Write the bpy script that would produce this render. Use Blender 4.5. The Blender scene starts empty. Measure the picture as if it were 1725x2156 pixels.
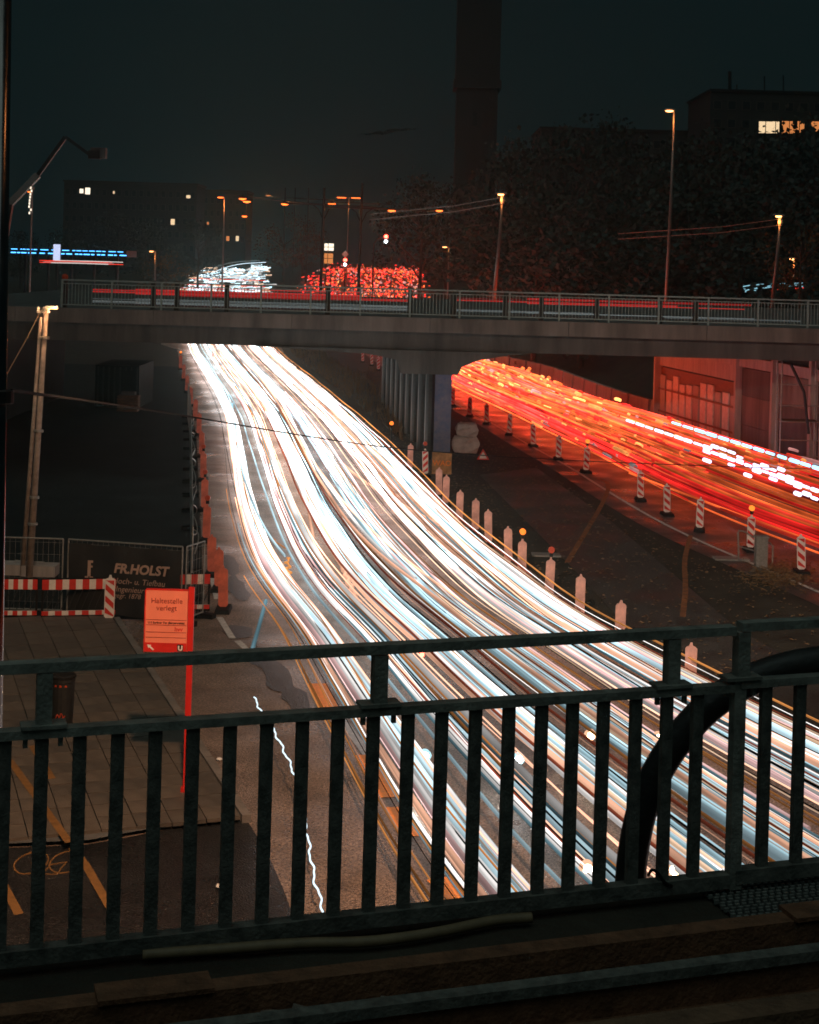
import bpy, bmesh, math, random
from mathutils import Vector, Matrix
R = random.Random(7)
S = bpy.context.scene
COL = S.collection
rad = math.radians

# ------------------------------------------------------------------ camera, sky, exposure
H = 9.2; F = 3200.0; ROLL = rad(1.6); CX, HY = 862.5, 550.0
cr, sr = math.cos(ROLL), math.sin(ROLL)
cd = bpy.data.cameras.new('camera'); cam = bpy.data.objects.new('camera', cd); COL.objects.link(cam)
cd.sensor_fit = 'HORIZONTAL'; cd.sensor_width = 24; cd.lens = F/1725*24
cd.shift_y = -(1078-HY)/1725; cd.clip_end = 5000; cd.clip_start = .1
cam.matrix_world = Matrix(((cr,-sr,0,0),(0,0,-1,0),(sr,cr,0,H),(0,0,0,1)))
S.camera = cam
W = bpy.data.worlds.new('World'); S.world = W; W.use_nodes = True
wn, wl = W.node_tree.nodes, W.node_tree.links
bg = wn['Background']
sky = wn.new('ShaderNodeTexSky'); sky.sky_type = 'NISHITA'; sky.sun_disc = False
sky.sun_elevation = rad(-4); sky.sun_rotation = rad(200)
hsv = wn.new('ShaderNodeMix'); hsv.data_type = 'RGBA'; hsv.inputs['Factor'].default_value = .04   # dusk sky almost gone, city glow left
hsv.inputs[6].default_value = (.038,.090,.098,1)
wl.new(sky.outputs[0], hsv.inputs[7]); wl.new(hsv.outputs[2], bg.inputs[0])
bg.inputs[1].default_value = .10
sd = bpy.data.lights.new('sun', 'SUN'); so = bpy.data.objects.new('sun', sd); COL.objects.link(so)      # last trace of the overcast night sky
sd.energy = .32; sd.angle = rad(60); sd.color = (.76,1,.92)
so.rotation_euler = Vector((.15,.4,-1)).to_track_quat('-Z','Y').to_euler()
S.view_settings.view_transform = 'Standard'; S.view_settings.look = 'None'
S.view_settings.exposure = 0; S.view_settings.gamma = 1; S.view_settings.use_curve_mapping = False
S.cycles.use_denoising = True
try: S.cycles.denoising_prefilter = 'ACCURATE'
except Exception: pass
try: S.cycles.denoiser = 'OPENIMAGEDENOISE'
except Exception: pass
S.cycles.max_bounces = 5; S.cycles.diffuse_bounces = 2; S.cycles.glossy_bounces = 2
S.cycles.transmission_bounces = 2; S.cycles.volume_bounces = 0; S.cycles.transparent_max_bounces = 4
S.cycles.sample_clamp_indirect = 4; S.cycles.sample_clamp_direct = 0
S.cycles.use_light_tree = True; S.cycles.caustics_reflective = False
S.cycles.filter_width = 1.7

def ray(px, py):
    a = (px-CX)/F; b = -(py-HY)/F
    return Vector((cr*a-sr*b, 1, sr*a+cr*b))
def P(px, py, z=0):                       # point of the plane at height z seen at (px, py)
    d = ray(px, py); t = (z-H)/d.z
    return Vector((d.x*t, t, z))
def D(px, py, Y):                         # point at distance Y seen at (px, py)
    d = ray(px, py); return Vector((d.x*Y, Y, H+d.z*Y))

# ------------------------------------------------------------------ helpers
def smooth(a, b, x):
    t = max(0, min(1, (x-a)/(b-a))); return t*t*(3-2*t)
def gz(Y): return 5.6*smooth(125, 370, Y)
def interp(pts, x):
    if x <= pts[0][0]:
        a, b = pts[0], pts[1]
    elif x >= pts[-1][0]:
        a, b = pts[-2], pts[-1]
    else:
        for a, b in zip(pts, pts[1:]):
            if a[0] <= x <= b[0]: break
    return a[1]+(b[1]-a[1])*(x-a[0])/(b[0]-a[0])
def smooth_pts(pts, n=2):
    for _ in range(n):
        q = [pts[0]]
        for a, b in zip(pts, pts[1:]):
            q.append(a.lerp(b, .25)); q.append(a.lerp(b, .75))
        q.append(pts[-1]); pts = q
    return pts

class MB:
    def __init__(s): s.v = []; s.f = []; s.sm = []
    def box(s, c, d, rz=0, m=None, taper=0):
        x, y, z = d[0]/2, d[1]/2, d[2]/2
        M = m or (Matrix.Translation(Vector(c)) @ Matrix.Rotation(rz, 4, 'Z'))
        n = len(s.v)
        for k in (-1, 1):
            t = 1-taper if k > 0 else 1
            for (i, j) in ((-1,-1),(1,-1),(1,1),(-1,1)): s.v.append(M @ Vector((i*x*t, j*y*t, k*z)))
        s.f += [(n+3,n+2,n+1,n),(n+4,n+5,n+6,n+7)] + [(n+i, n+(i+1)%4, n+4+(i+1)%4, n+4+i) for i in range(4)]
        return s
    def bar(s, a, b, w, h=None, up=Vector((0,0,1))):       # box from a to b
        a, b = Vector(a), Vector(b); h = h or w
        t = (b-a); L = t.length; t.normalize()
        if abs(t.dot(up)) > .98: up = Vector((0,1,0))
        x = t.cross(up).normalized(); y = x.cross(t)
        M = Matrix(((x.x,y.x,t.x,0),(x.y,y.y,t.y,0),(x.z,y.z,t.z,0),(0,0,0,1)))
        M = Matrix.Translation((a+b)/2) @ M
        return s.box(None, (w, h, L), m=M)
    def tube(s, pts, r, n=6, cap=True):
        pts = [Vector(p) for p in pts]; m = len(pts); base = len(s.v)
        rr = r if isinstance(r, (list, tuple)) else [r]*m
        steep = any(abs((b-a).normalized().z) >= .9 for a, b in zip(pts, pts[1:]) if (b-a).length > 1e-6)
        for i, p in enumerate(pts):
            t = (pts[min(i+1, m-1)]-pts[max(i-1, 0)])
            t = t.normalized() if t.length > 1e-9 else Vector((0,0,1))
            up = Vector((0,1,0)) if steep and abs(t.y) < .9 else Vector((0,0,1))
            x = t.cross(up).normalized(); y = x.cross(t)
            for k in range(n):
                a = 2*math.pi*(k+.5)/n
                s.v.append(p + (x*math.cos(a)+y*math.sin(a))*rr[i])
        for i in range(m-1):
            for k in range(n):
                a = base+i*n+k; b = base+i*n+(k+1)%n
                s.f.append((a, b, b+n, a+n))
        if cap:
            s.f.append(tuple(base+k for k in range(n))[::-1]); s.f.append(tuple(base+(m-1)*n+k for k in range(n)))
        return s
    def lathe(s, c, prof, n=12):
        c = Vector(c); base = len(s.v)
        for (r, z) in prof:
            for k in range(n):
                a = 2*math.pi*k/n; s.v.append(c+Vector((r*math.cos(a), r*math.sin(a), z)))
        for i in range(len(prof)-1):
            for k in range(n):
                a = base+i*n+k; b = base+i*n+(k+1)%n
                s.f.append((a, b, b+n, a+n))
        s.f.append(tuple(base+k for k in range(n))[::-1]); s.f.append(tuple(base+(len(prof)-1)*n+k for k in range(n)))
        return s
    def prism(s, poly, d, M=None):         # polygon in local xz extruded along local y by d (centred)
        n = len(poly); base = len(s.v); M = M or Matrix()
        for y in (-d/2, d/2):
            for (x, z) in poly: s.v.append(M @ Vector((x, y, z)))
        s.f.append(tuple(base+i for i in range(n))); s.f.append(tuple(base+n+i for i in range(n))[::-1])
        for i in range(n): s.f.append((base+(i+1)%n, base+i, base+n+i, base+n+(i+1)%n))
        return s
    def poly(s, pts):
        n = len(s.v); s.v += [Vector(p) for p in pts]; s.f.append(tuple(range(n, n+len(pts)))); return s
    def sphere(s, c, r, n=8, sz=1):
        return s.lathe(c, [(max(.001, r*math.sin(math.pi*i/n)), -r*sz*math.cos(math.pi*i/n)) for i in range(n+1)], n*2 if n < 6 else 12)
    def glow(s, pts, r, n=8):                # light streak: bright core line, dimmer flanks
        b = len(s.v); s.tube(pts, r, n, False)
        while len(s.sm) < b: s.sm.append(1)
        for i in range(len(pts)):
            for k in range(n): s.sm.append(.36+.64*abs(math.sin(2*math.pi*(k+.5)/n))**1.6)
        return s
    def mesh(s, name, mat=None, shade=False):
        me = bpy.data.meshes.new(name); me.from_pydata([tuple(v) for v in s.v], [], s.f)
        if mat: me.materials.append(mat)
        if shade: me.polygons.foreach_set('use_smooth', [True]*len(me.polygons))
        if s.sm:
            at = me.attributes.new('glow', 'FLOAT', 'POINT'); at.data.foreach_set('value', (s.sm+[1]*len(s.v))[:len(s.v)])
        me.update(); return me
def link(name, me, parent=None, loc=None, rz=0):
    o = bpy.data.objects.new(name, me); COL.objects.link(o)
    if loc is not None: o.location = loc
    if rz: o.rotation_euler.z = rz
    if parent: o.parent = parent
    return o
def obj(name, mb, mat, parent=None, loc=None, rz=0, shade=False):
    return link(name, mb.mesh(name, mat, shade), parent, loc, rz)
def tag(o, label=None, cat=None, group=None, kind=None):
    if label: o['label'] = label
    if cat: o['category'] = cat
    if group: o['group'] = group
    if kind: o['kind'] = kind
    return o
def thing(name, label, cat, loc=(0,0,0), rz=0, group=None):
    o = link(name, None, None, loc, rz); o.empty_display_size = .2
    return tag(o, label, cat, group)
def copy_tree(o, parent=None):
    c = o.copy(); COL.objects.link(c)
    if parent: c.parent = parent
    for ch in list(o.children): copy_tree(ch, c)
    return c

# ------------------------------------------------------------------ materials
def mat(name, c, rough=.7, metal=0, var=.25, scale=6, bump=0, bscale=None, spec=.5, c2=None):
    m = bpy.data.materials.new(name); m.use_nodes = True
    n, l = m.node_tree.nodes, m.node_tree.links; b = n['Principled BSDF']
    b.inputs['Roughness'].default_value = rough; b.inputs['Metallic'].default_value = metal
    b.inputs['Specular IOR Level'].default_value = spec
    tc = n.new('ShaderNodeTexCoord'); nz = n.new('ShaderNodeTexNoise'); nz.inputs['Scale'].default_value = scale
    nz.inputs['Detail'].default_value = 6; nz.inputs['Roughness'].default_value = .65
    if 'concrete' in name:
        mp_ = n.new('ShaderNodeMapping'); mp_.inputs['Scale'].default_value = (2.2, 2.2, .35); l.new(tc.outputs['Object'], mp_.inputs[0]); l.new(mp_.outputs[0], nz.inputs['Vector'])
    else: l.new(tc.outputs['Object'], nz.inputs['Vector'])
    rp = n.new('ShaderNodeValToRGB'); l.new(nz.outputs[0], rp.inputs[0])
    rp.color_ramp.elements[0].position = .3; rp.color_ramp.elements[1].position = .7
    lo = [x*(1-var) for x in c]; hi = list(c2) if c2 else [min(1, x*(1+var)) for x in c]
    rp.color_ramp.elements[0].color = (*lo, 1); rp.color_ramp.elements[1].color = (*hi, 1)
    l.new(rp.outputs[0], b.inputs['Base Color'])
    rr = n.new('ShaderNodeMapRange'); rr.inputs[3].default_value = max(0, rough-.12); rr.inputs[4].default_value = min(1, rough+.12)
    l.new(nz.outputs[0], rr.inputs[0]); l.new(rr.outputs[0], b.inputs['Roughness'])
    if bump:
        n2 = n.new('ShaderNodeTexNoise'); n2.inputs['Scale'].default_value = bscale or scale*6; n2.inputs['Detail'].default_value = 4
        l.new(tc.outputs['Object'], n2.inputs['Vector'])
        bp = n.new('ShaderNodeBump'); bp.inputs['Strength'].default_value = bump; bp.inputs['Distance'].default_value = .03
        l.new(n2.outputs[0], bp.inputs['Height']); l.new(bp.outputs[0], b.inputs['Normal'])
    return m
def emit(name, c, k):
    m = bpy.data.materials.new(name); m.use_nodes = True
    n, l = m.node_tree.nodes, m.node_tree.links
    n.remove(n['Principled BSDF']); e = n.new('ShaderNodeEmission')
    e.inputs[0].default_value = (*c, 1); e.inputs[1].default_value = k
    l.new(e.outputs[0], n['Material Output'].inputs[0]); return m
def trail_mat(name, c, near, far, y0, y1, ns=.12, lo=.55, hi=1.5, tail=.3):
    """glowing lamp streak: brighter where the traffic crawls (far), thinner light where it speeds up (near)"""
    m = emit(name, c, 1); n, l = m.node_tree.nodes, m.node_tree.links
    e = next(x for x in n if x.type == 'EMISSION')
    g = n.new('ShaderNodeNewGeometry'); sp = n.new('ShaderNodeSeparateXYZ'); l.new(g.outputs['Position'], sp.inputs[0])
    dv = n.new('ShaderNodeMath'); dv.operation = 'DIVIDE'; dv.inputs[1].default_value = 300; l.new(sp.outputs[1], dv.inputs[0])
    mr = n.new('ShaderNodeValToRGB'); mr.color_ramp.interpolation = 'EASE'; el = mr.color_ramp.elements
    for k, (y, v) in enumerate(((y0, near), (y1, far), (140, far), (190, far*tail))):
        e_ = el[k] if k < 2 else el.new(y/300)
        e_.position = y/300; e_.color = (v, v, v, 1)
    l.new(dv.outputs[0], mr.inputs[0])
    oi = n.new('ShaderNodeObjectInfo'); ma = n.new('ShaderNodeMath'); ma.operation = 'MULTIPLY_ADD'
    ma.inputs[1].default_value = 500; l.new(oi.outputs['Random'], ma.inputs[0]); l.new(sp.outputs[1], ma.inputs[2])
    nz = n.new('ShaderNodeTexNoise'); nz.noise_dimensions = '1D'; nz.inputs['Scale'].default_value = ns; nz.inputs['Detail'].default_value = 3
    l.new(ma.outputs[0], nz.inputs['W'])
    m2 = n.new('ShaderNodeMapRange'); m2.inputs[1].default_value = .3; m2.inputs[2].default_value = .7
    m2.inputs[3].default_value = lo; m2.inputs[4].default_value = hi; l.new(nz.outputs[0], m2.inputs[0])
    mm = n.new('ShaderNodeMath'); mm.operation = 'MULTIPLY'; l.new(mr.outputs[0], mm.inputs[0]); l.new(m2.outputs[0], mm.inputs[1])
    pw = n.new('ShaderNodeMath'); pw.operation = 'POWER'; pw.inputs[1].default_value = 1.3; l.new(oi.outputs['Random'], pw.inputs[0])
    m3 = n.new('ShaderNodeMapRange'); m3.inputs[3].default_value = .3; m3.inputs[4].default_value = 1.3; l.new(pw.outputs[0], m3.inputs[0])
    m4 = n.new('ShaderNodeMath'); m4.operation = 'MULTIPLY'; l.new(mm.outputs[0], m4.inputs[0]); l.new(m3.outputs[0], m4.inputs[1])
    ga = n.new('ShaderNodeAttribute'); ga.attribute_name = 'glow'; m5 = n.new('ShaderNodeMath'); m5.operation = 'MULTIPLY'
    l.new(m4.outputs[0], m5.inputs[0]); l.new(ga.outputs['Fac'], m5.inputs[1]); l.new(m5.outputs[0], e.inputs[1]); return m
def asphalt_mat(name, c, rough, big, bump=.5):
    m = mat(name, c, rough, 0, .35, 1.2, bump, 34, .5, [x*1.5 for x in c])
    n, l = m.node_tree.nodes, m.node_tree.links; b = n['Principled BSDF']
    tc = next(x for x in n if x.type == 'TEX_COORD')
    g1 = n.new('ShaderNodeTexNoise'); g1.inputs['Scale'].default_value = 20; g1.inputs['Detail'].default_value = 8; g1.inputs['Roughness'].default_value = .85
    l.new(tc.outputs['Object'], g1.inputs['Vector'])
    g2 = n.new('ShaderNodeMapRange'); g2.inputs[1].default_value = .42; g2.inputs[2].default_value = .6; g2.inputs[3].default_value = .25; g2.inputs[4].default_value = 2.4
    l.new(g1.outputs[0], g2.inputs[0])
    mx = n.new('ShaderNodeVectorMath'); mx.operation = 'SCALE'
    src = b.inputs['Base Color'].links[0].from_socket; l.new(src, mx.inputs[0]); l.new(g2.outputs[0], mx.inputs['Scale']); l.new(mx.outputs[0], b.inputs['Base Color'])
    # wet patches: smoother, larger scale
    z = n.new('ShaderNodeTexNoise'); z.inputs['Scale'].default_value = big; z.inputs['Detail'].default_value = 5
    l.new(tc.outputs['Object'], z.inputs['Vector'])
    mr = n.new('ShaderNodeMapRange'); mr.inputs[1].default_value = .38; mr.inputs[2].default_value = .62
    mr.inputs[3].default_value = rough-.2; mr.inputs[4].default_value = rough+.12
    l.new(z.outputs[0], mr.inputs[0]); l.new(mr.outputs[0], b.inputs['Roughness'])
    return m

M = dict(
 soil=mat('soil', (.035,.028,.022), .8, 0, .5, .8, .8, 14, .35, (.06,.05,.035)),
 site=mat('site_soil', (.016,.019,.018), .9, 0, .5, .5, .8, 9, .2),
 asphalt=asphalt_mat('wet_asphalt', (.15,.112,.088), .42, .35, 1),
 asphalt2=asphalt_mat('patched_asphalt', (.04,.037,.035), .45, .6, .8),
 dasph=asphalt_mat('dark_fresh_asphalt', (.012,.012,.012), .36, .5, 1),
 path=asphalt_mat('path_asphalt', (.042,.036,.032), .6, .3, .4),
 tar=mat('tar_patch', (.02,.019,.018), .35, 0, .4, 8, .8, 30),
 slab=mat('paving_slab', (.10,.085,.068), .6, 0, .3, 3, .3, 40),
 slab2=mat('paving_slab_dark', (.078,.068,.056), .6, 0, .3, 3, .3, 40),
 kerb=mat('kerb_granite', (.17,.155,.14), .65, 0, .3, 5, .3, 30),
 white=mat('road_paint_white', (.55,.53,.5), .6, 0, .35, 9),
 orange=mat('road_paint_orange', (.85,.26,.03), .55, 0, .2, 9),
 yellow=mat('road_paint_yellow', (.20,.10,.03), .6, 0, .3, 9),
 conc=mat('concrete', (.145,.13,.12), .8, 0, .5, .5, .25, 20),
 conc_d=mat('dark_concrete', (.085,.088,.086), .85, 0, .5, .5, .25, 16),
 conc_l=mat('pale_concrete', (.34,.32,.3), .8, 0, .25, 1.5, .25, 20),
 gal=mat('galvanised_steel', (.30,.31,.29), .5, .6, .25, 12, .1, 60),
 rail=mat('painted_railing', (.32,.32,.285), .5, .35, .5, 9, .25, 60, .5, (.46,.46,.41)),
 bal=mat('shaded_baluster', (.10,.104,.096), .6, .2, .4, 14, .25, 60, .4, (.22,.215,.19)),  # less light on the uprights put into a darker railing colour
 brail=mat('bridge_railing', (.22,.30,.30), .55, .3, .2, 8),
 dark=mat('dark_steel', (.03,.033,.033), .5, .5, .3, 8),
 blk=mat('black_rubber', (.013,.013,.013), .7, 0, .3, 10, .2, 40, .15),
 pole=mat('lamp_pole', (.22,.22,.21), .45, .5, .2, 5),
 wood=mat('pole_wood', (.32,.27,.23), .7, 0, .35, 5, .3, 30),
 rust=mat('rusty_steel', (.19,.085,.045), .65, .2, .4, 10, .4, 50),
 timber=mat('sleeper_timber', (.15,.08,.045), .75, 0, .45, 5, .5, 30),
 stone=mat('ballast_stone', (.16,.13,.11), .8, 0, .5, 9, .4, 30),
 red=mat('barrier_red', (.62,.035,.025), .45, 0, .15, 8),
 redback=mat('beacon_back_red', (.68,.17,.11), .55, 0, .4, 2.5, .15, 30),
 pinkback=mat('beacon_back_pale', (.62,.36,.31), .55, 0, .45, 2.5, .15, 30),
 wht=mat('reflective_white', (.78,.76,.72), .4, 0, .1, 8),
 signface=mat('sign_salmon', (.85,.24,.15), .5, 0, .06, 3),
 signred=mat('sign_red', (.58,.02,.015), .45, 0, .12, 6),
 signdark=mat('sign_dark_print', (.28,.035,.025), .5, 0, .1, 6),
 banner=mat('black_banner', (.014,.016,.017), .7, 0, .3, 3, .3, 10),
 print_=mat('pale_print', (.42,.30,.24), .6, 0, .15, 6),
 bark=mat('bark', (.05,.04,.03), .9, 0, .4, 6, .5, 20),
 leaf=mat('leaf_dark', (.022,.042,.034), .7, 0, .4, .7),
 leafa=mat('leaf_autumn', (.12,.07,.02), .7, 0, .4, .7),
 brick=mat('tower_brick', (.018,.026,.028), .85, 0, .3, .4),
 wallb=mat('facade_dark', (.03,.034,.036), .85, 0, .25, .3),
 clay=mat('worn_orange_tape', (.24,.085,.03), .7, 0, .6, 4),
 pane=mat('dark_pane', (.02,.025,.03), .2, 0, .2, 2),
 lens=mat('amber_lens_off', (.5,.06,.02), .3, 0, .1, 8),
 bag=mat('rubble_bag', (.6,.57,.54), .8, 0, .2, 4, .5, 14),
 hose=mat('cable_hose', (.20,.14,.08), .6, 0, .25, 12),
 pipe=mat('black_pipe', (.02,.02,.019), .5, 0, .3, 6, .2, 30),
 blue=mat('blue_lit_wall', (.10,.17,.34), .6, 0, .25, 3, c2=(.2,.2,.26)),  # blue light on the pier end wall put into its colour
 board=mat('plywood_board', (.42,.24,.10), .7, 0, .5, 3),
 sodium=emit('sodium_lamp', (1,.13,.02), 6),
 warm=emit('warm_lamp', (1,.34,.10), 9),
 beaconlit=emit('amber_flasher_lit', (1,.20,.025), 1.9),
 winw=emit('lit_window', (1,.72,.42), 1.1), wino=emit('lit_window_orange', (1,.34,.10), .75),
 winp=emit('lit_window_pale', (1,.85,.66), 1.6),
 blueled=emit('blue_led', (.08,.42,1), 4), paleled=emit('pale_lightbox', (.62,.70,1), 1.1),
 redl=emit('red_signal', (1,.05,.03), 22), whitel=emit('white_signal', (.75,.95,1), 22),
 head=emit('headlamp_white', (.85,.97,1), 40), headw=emit('headlamp_warm', (1,.62,.32), 30),
 glow_w=emit('flare_halo_white', (.55,.9,1), 1.1), glow_o=emit('flare_halo_warm', (1,.55,.34), 1.1),
 streak_w=emit('streak_pale', (.7,.9,1), 1.6), streak_r=emit('streak_red', (1,.05,.03), 1.2), streak_c=emit('streak_cyan', (.35,.75,.9), .8),
)

# ------------------------------------------------------------------ traced road edges (x against distance)
def curve_xy(pts, z): return sorted((P(x, y, z).y, P(x, y, z).x) for x, y in pts)
WL = curve_xy([(388,731),(415,786),(435,821),(458,879),(464,942),(470,1020),(480,1083),(497,1157),(524,1219),(560,1270),(606,1329),
               (640,1400),(685,1490),(735,1590),(785,1690),(845,1800),(915,1900)], .65)
WR = curve_xy([(579,733),(630,774),(669,805),(720,848),(767,887),(817,934),(876,989),(945,1061),(1047,1148),(1149,1224),
               (1231,1286),(1323,1336),(1420,1385),(1517,1434),(1612,1480),(1725,1534),(1960,1640),(2300,1790),(2560,1900)], .65)
RL = curve_xy([(950,810),(1062,861),(1149,907),(1231,945),(1318,994),(1405,1040),(1482,1076),(1574,1112),(1725,1168),(2000,1275)], .8)
RU = curve_xy([(975,752),(1098,776),(1200,820),(1303,856),(1390,876),(1456,902),(1558,933),(1646,963),(1725,984),(2100,1090)], .8)
FARW_L = [(200,-31),(250,-37.5),(300,-42),(360,-47),(480,-57),(700,-72)]
FARW_R = [(200,-19),(250,-24),(300,-29),(360,-35),(480,-47),(700,-68)]
FARR_L = [(190,-8),(255,-17.7),(300,-20),(360,-20.5),(480,-26),(700,-30)]
FARR_R = [(190,2),(255,2.2),(300,2.6),(360,3.2),(480,5),(700,6)]
WL += FARW_L; WR += FARW_R
RL = RL+FARR_L; RU = RU+FARR_R
def smooth_curve(pts):
    out = []
    y = pts[0][0]; end = pts[-1][0]
    while y < end:
        w = max(1.5, y*.05); s = 0; k = 0
        for i in range(-3, 4):
            q = y+i*w/3; s += interp(pts, q); k += 1
        out.append((y, s/k)); y += max(.8, y*.02)
    return out
WL, WR, RL, RU = map(smooth_curve, (WL, WR, RL, RU))

# ------------------------------------------------------------------ the setting: ground and roads
def strip(name, mat_, xl, xr, ys, dz):
    mb = MB()
    for y in ys: mb.v += [Vector((xl(y), y, gz(y)+dz)), Vector((xr(y), y, gz(y)+dz))]
    for i in range(len(ys)-1): mb.f.append((2*i, 2*i+1, 2*i+3, 2*i+2))
    o = obj(name, mb, mat_); tag(o, kind='structure'); return o
def yr(a, b, k=.04, m=1.5):
    r = [a]
    while r[-1] < b: r.append(r[-1]+max(m, r[-1]*k))
    r[-1] = b; return r
strip('ground', M['soil'], lambda y: -1400, lambda y: 1400, [-60]+yr(0, 1500), -.012)
fence_x = curve_xy([(431,1290),(424,1130),(418,1000),(414,920),(404,860),(390,800),(374,745)], 0)
strip('building_site', M['site'], lambda y: -60, lambda y: interp(fence_x, y)-.05, yr(37.5, 125), -.006)
strip('road', M['asphalt'], lambda y: (-16 if y < 38 else (interp(fence_x, y) if y < 150 else interp(WL, y)-2)),
      lambda y: interp(WR, y)+.9, yr(4, 700), 0)
strip('outbound_road', M['asphalt2'], lambda y: interp(RL, y)-1.7, lambda y: interp(RU, y)+1.2, yr(20, 700), .004)
# footpath across the median
mp = [P(x, y) for x, y in ((1010,1000),(1130,985),(1290,1100),(1560,1330),(1725,1420),(1800,1560),(1500,1520),(1330,1330),(1200,1190))]
mb = MB().poly([(p.x, p.y, .006) for p in mp[::-1]]); tag(obj('path', mb, M['path']), kind='structure')

dp = [P(*p) for p in ((-80,1790),(185,1779),(320,1754),(430,1731),(520,1727),(565,1800),(600,1880),(640,2000),(640,2150),(-80,2150))]
mb = MB().poly([(p.x, p.y, .005) for p in dp[::-1]]); tag(obj('cycle_path', mb, M['dasph']), kind='structure')

# markings on the road
def marking(name, pts, w, mt, dz=.01, parent=None):
    pts = [Vector((p.x, p.y, 0)) for p in pts]; mb = MB()
    for i, p in enumerate(pts):
        t = (pts[min(i+1, len(pts)-1)]-pts[max(i-1, 0)]).normalized(); n = Vector((-t.y, t.x, 0))
        for s in (-1, 1): q = p+n*s*w/2; mb.v.append(Vector((q.x, q.y, gz(q.y)+dz)))
    for i in range(len(pts)-1): mb.f.append((2*i, 2*i+1, 2*i+3, 2*i+2))
    return tag(obj(name, mb, mt), kind='structure')
for a, b in (((668,1440),(700,1510)),((772,1590),(815,1680)),((838,1700),(868,1762)),((925,1850),(985,1905))):
    marking('orange_road_marking', [P(*a), P(*b)], .42, M['orange'])
for a, b in (((447,1215),(457,1262)),((462,1300),(490,1345)),((500,1350),(530,1378))):
    marking('edge_line', [P(*a), P(*b)], .16, M['white'])
for a, b in (((700,1490),(775,1590)),((860,1700),(960,1810)),((1000,1860),(1060,1920))):
    marking('edge_line', [P(*a), P(*b)], .2, M['white'], .008)
for t in (1/3, 2/3):
    y = 20
    while y < 120:
        ys = [y, y+2, y+4]
        marking('lane_line', [Vector((interp(WL, q)+t*(interp(WR, q)-interp(WL, q)), q, 0)) for q in ys], .13, M['white'], .009); y += 9
for off in (-.75, ):
    marking('edge_line', [Vector((interp(RL, q)+off, q, 0)) for q in yr(40, 120, .02)], .14, M['white'], .012)
for pl, z in (([(150,1782),(180,1820),(240,1925)],.012),([(20,1600),(85,1690),(146,1774)],.135),([(0,1850),(40,1925)],.012),([(68,1570),(110,1640)],.135)):
    marking('cycle_path_line', [P(*p, z) for p in pl], .13, M['yellow'], z)
for pl, w in (([(1258,1008),(1286,1018),(1270,1060),(1240,1110),(1195,1185)], .22), ([(1455,1128),(1440,1180),(1445,1235),(1438,1300)], .2)):
    marking('orange_road_marking', smooth_pts([P(*p) for p in pl], 3), w*.8, M['clay'], .014)
# bicycle symbol on the cycle path
mb = MB(); c0 = P(118,1815); c1 = P(146,1815+2)
for c in (P(66,1818), P(140,1816)):
    ring = [c+Vector((.24*math.cos(a), .42*math.sin(a), .004)) for a in [2*math.pi*i/16 for i in range(17)]]
    mb.tube(ring, .016, 4)
q = [P(66,1818), P(88,1842), P(120,1842), P(140,1816), P(108,1822), P(88,1842)]
mb.tube([p+Vector((0,0,.004)) for p in q], .015, 4)
tag(obj('bicycle_marking', mb, M['yellow']), kind='structure')
# tar patches along the shoulder
mb = MB()
for (x, y, sx, sy) in ((585,1425,.35,1.5),(625,1470,.3,1.0),(550,1385,.35,.9),(500,1240,.3,1.6),(480,1190,.35,1.5),(500,1330,.4,.7)):
    c = P(x, y); n = 14
    mb.poly([(c.x+sx*math.cos(a)*R.uniform(.7,1.2)-.2*math.sin(a)*sy, c.y+sy*math.sin(a)*R.uniform(.8,1.15), .006+.001*(x % 3)) for a in [2*math.pi*i/n for i in range(n)]])
tag(obj('tar_patch', mb, M['tar']), kind='structure')

# pavement of slabs and kerb stones
kA, kB = P(250,1310), P(520,1722)
kd = (kB-kA).normalized(); kn = Vector((kd.y, -kd.x, 0))       # towards the left
if kn.x > 0: kn = -kn
edge = [P(*p) for p in ((520,1729),(430,1731),(320,1754),(185,1779),(-60,1790))]
def inside_pav(c):
    # above the bottom edge line
    for a, b in zip(edge, edge[1:]):
        if b.x <= c.x <= a.x:
            t = (c.x-a.x)/(b.x-a.x); return c.y > a.y+t*(b.y-a.y)
    return c.y > edge[-1].y if c.x < edge[-1].x else False
pave = MB(); L = (kB-kA).length
base_poly = [kA, kB]+edge[1:]+[kA+kn*9]
pave.poly([(p.x, p.y, .075) for p in base_poly]); 
pave_o = tag(obj('pavement', pave, M['conc_d']), kind='structure')
sz = .56; sl = []
for k in range(2):
    sl.append(MB().box((0,0,0), (sz-.016, sz-.016, .06)).mesh('paving_slab', M['slab' if k == 0 else 'slab2']))
ang = math.atan2(kd.y, kd.x); n = 0; cand = []
for i in range(int(L/sz)+3):
    for j in range(16):
        c = kA+kd*(i+.5-1)*sz+kn*((j+.5+(.0 if i % 2 else .0))*sz+.16)
        if inside_pav(c) and c.y < kA.y+1 and c.x > P(-30,1500).x-3: cand.append((c.y, c))
cand.sort(key=lambda t: t[0])
for _, c in cand[:300]:
    o = link('paving_slab', sl[1 if R.random() < .35 else 0], pave_o, (c.x, c.y, .098+R.uniform(-.004,.004)), ang)
    o.rotation_euler.x = R.uniform(-.006,.006)
if len(cand) > 300:
    mb = MB()
    for _, c in cand[300:]: mb.box((c.x, c.y, .098), (sz-.016, sz-.016, .06), ang)
    tag(obj('far_paving_slabs', mb, M['slab'], pave_o), kind='stuff')
km = MB().box((0,0,0), (.98,.15,.16)).mesh('kerb_stone', M['kerb'])
for i in range(int(L)+1):
    c = kA+kd*(i+.5)+kn*.06
    link('kerb_stone', km, pave_o, (c.x, c.y, .055+R.uniform(-.004,.004)), ang)

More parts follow.
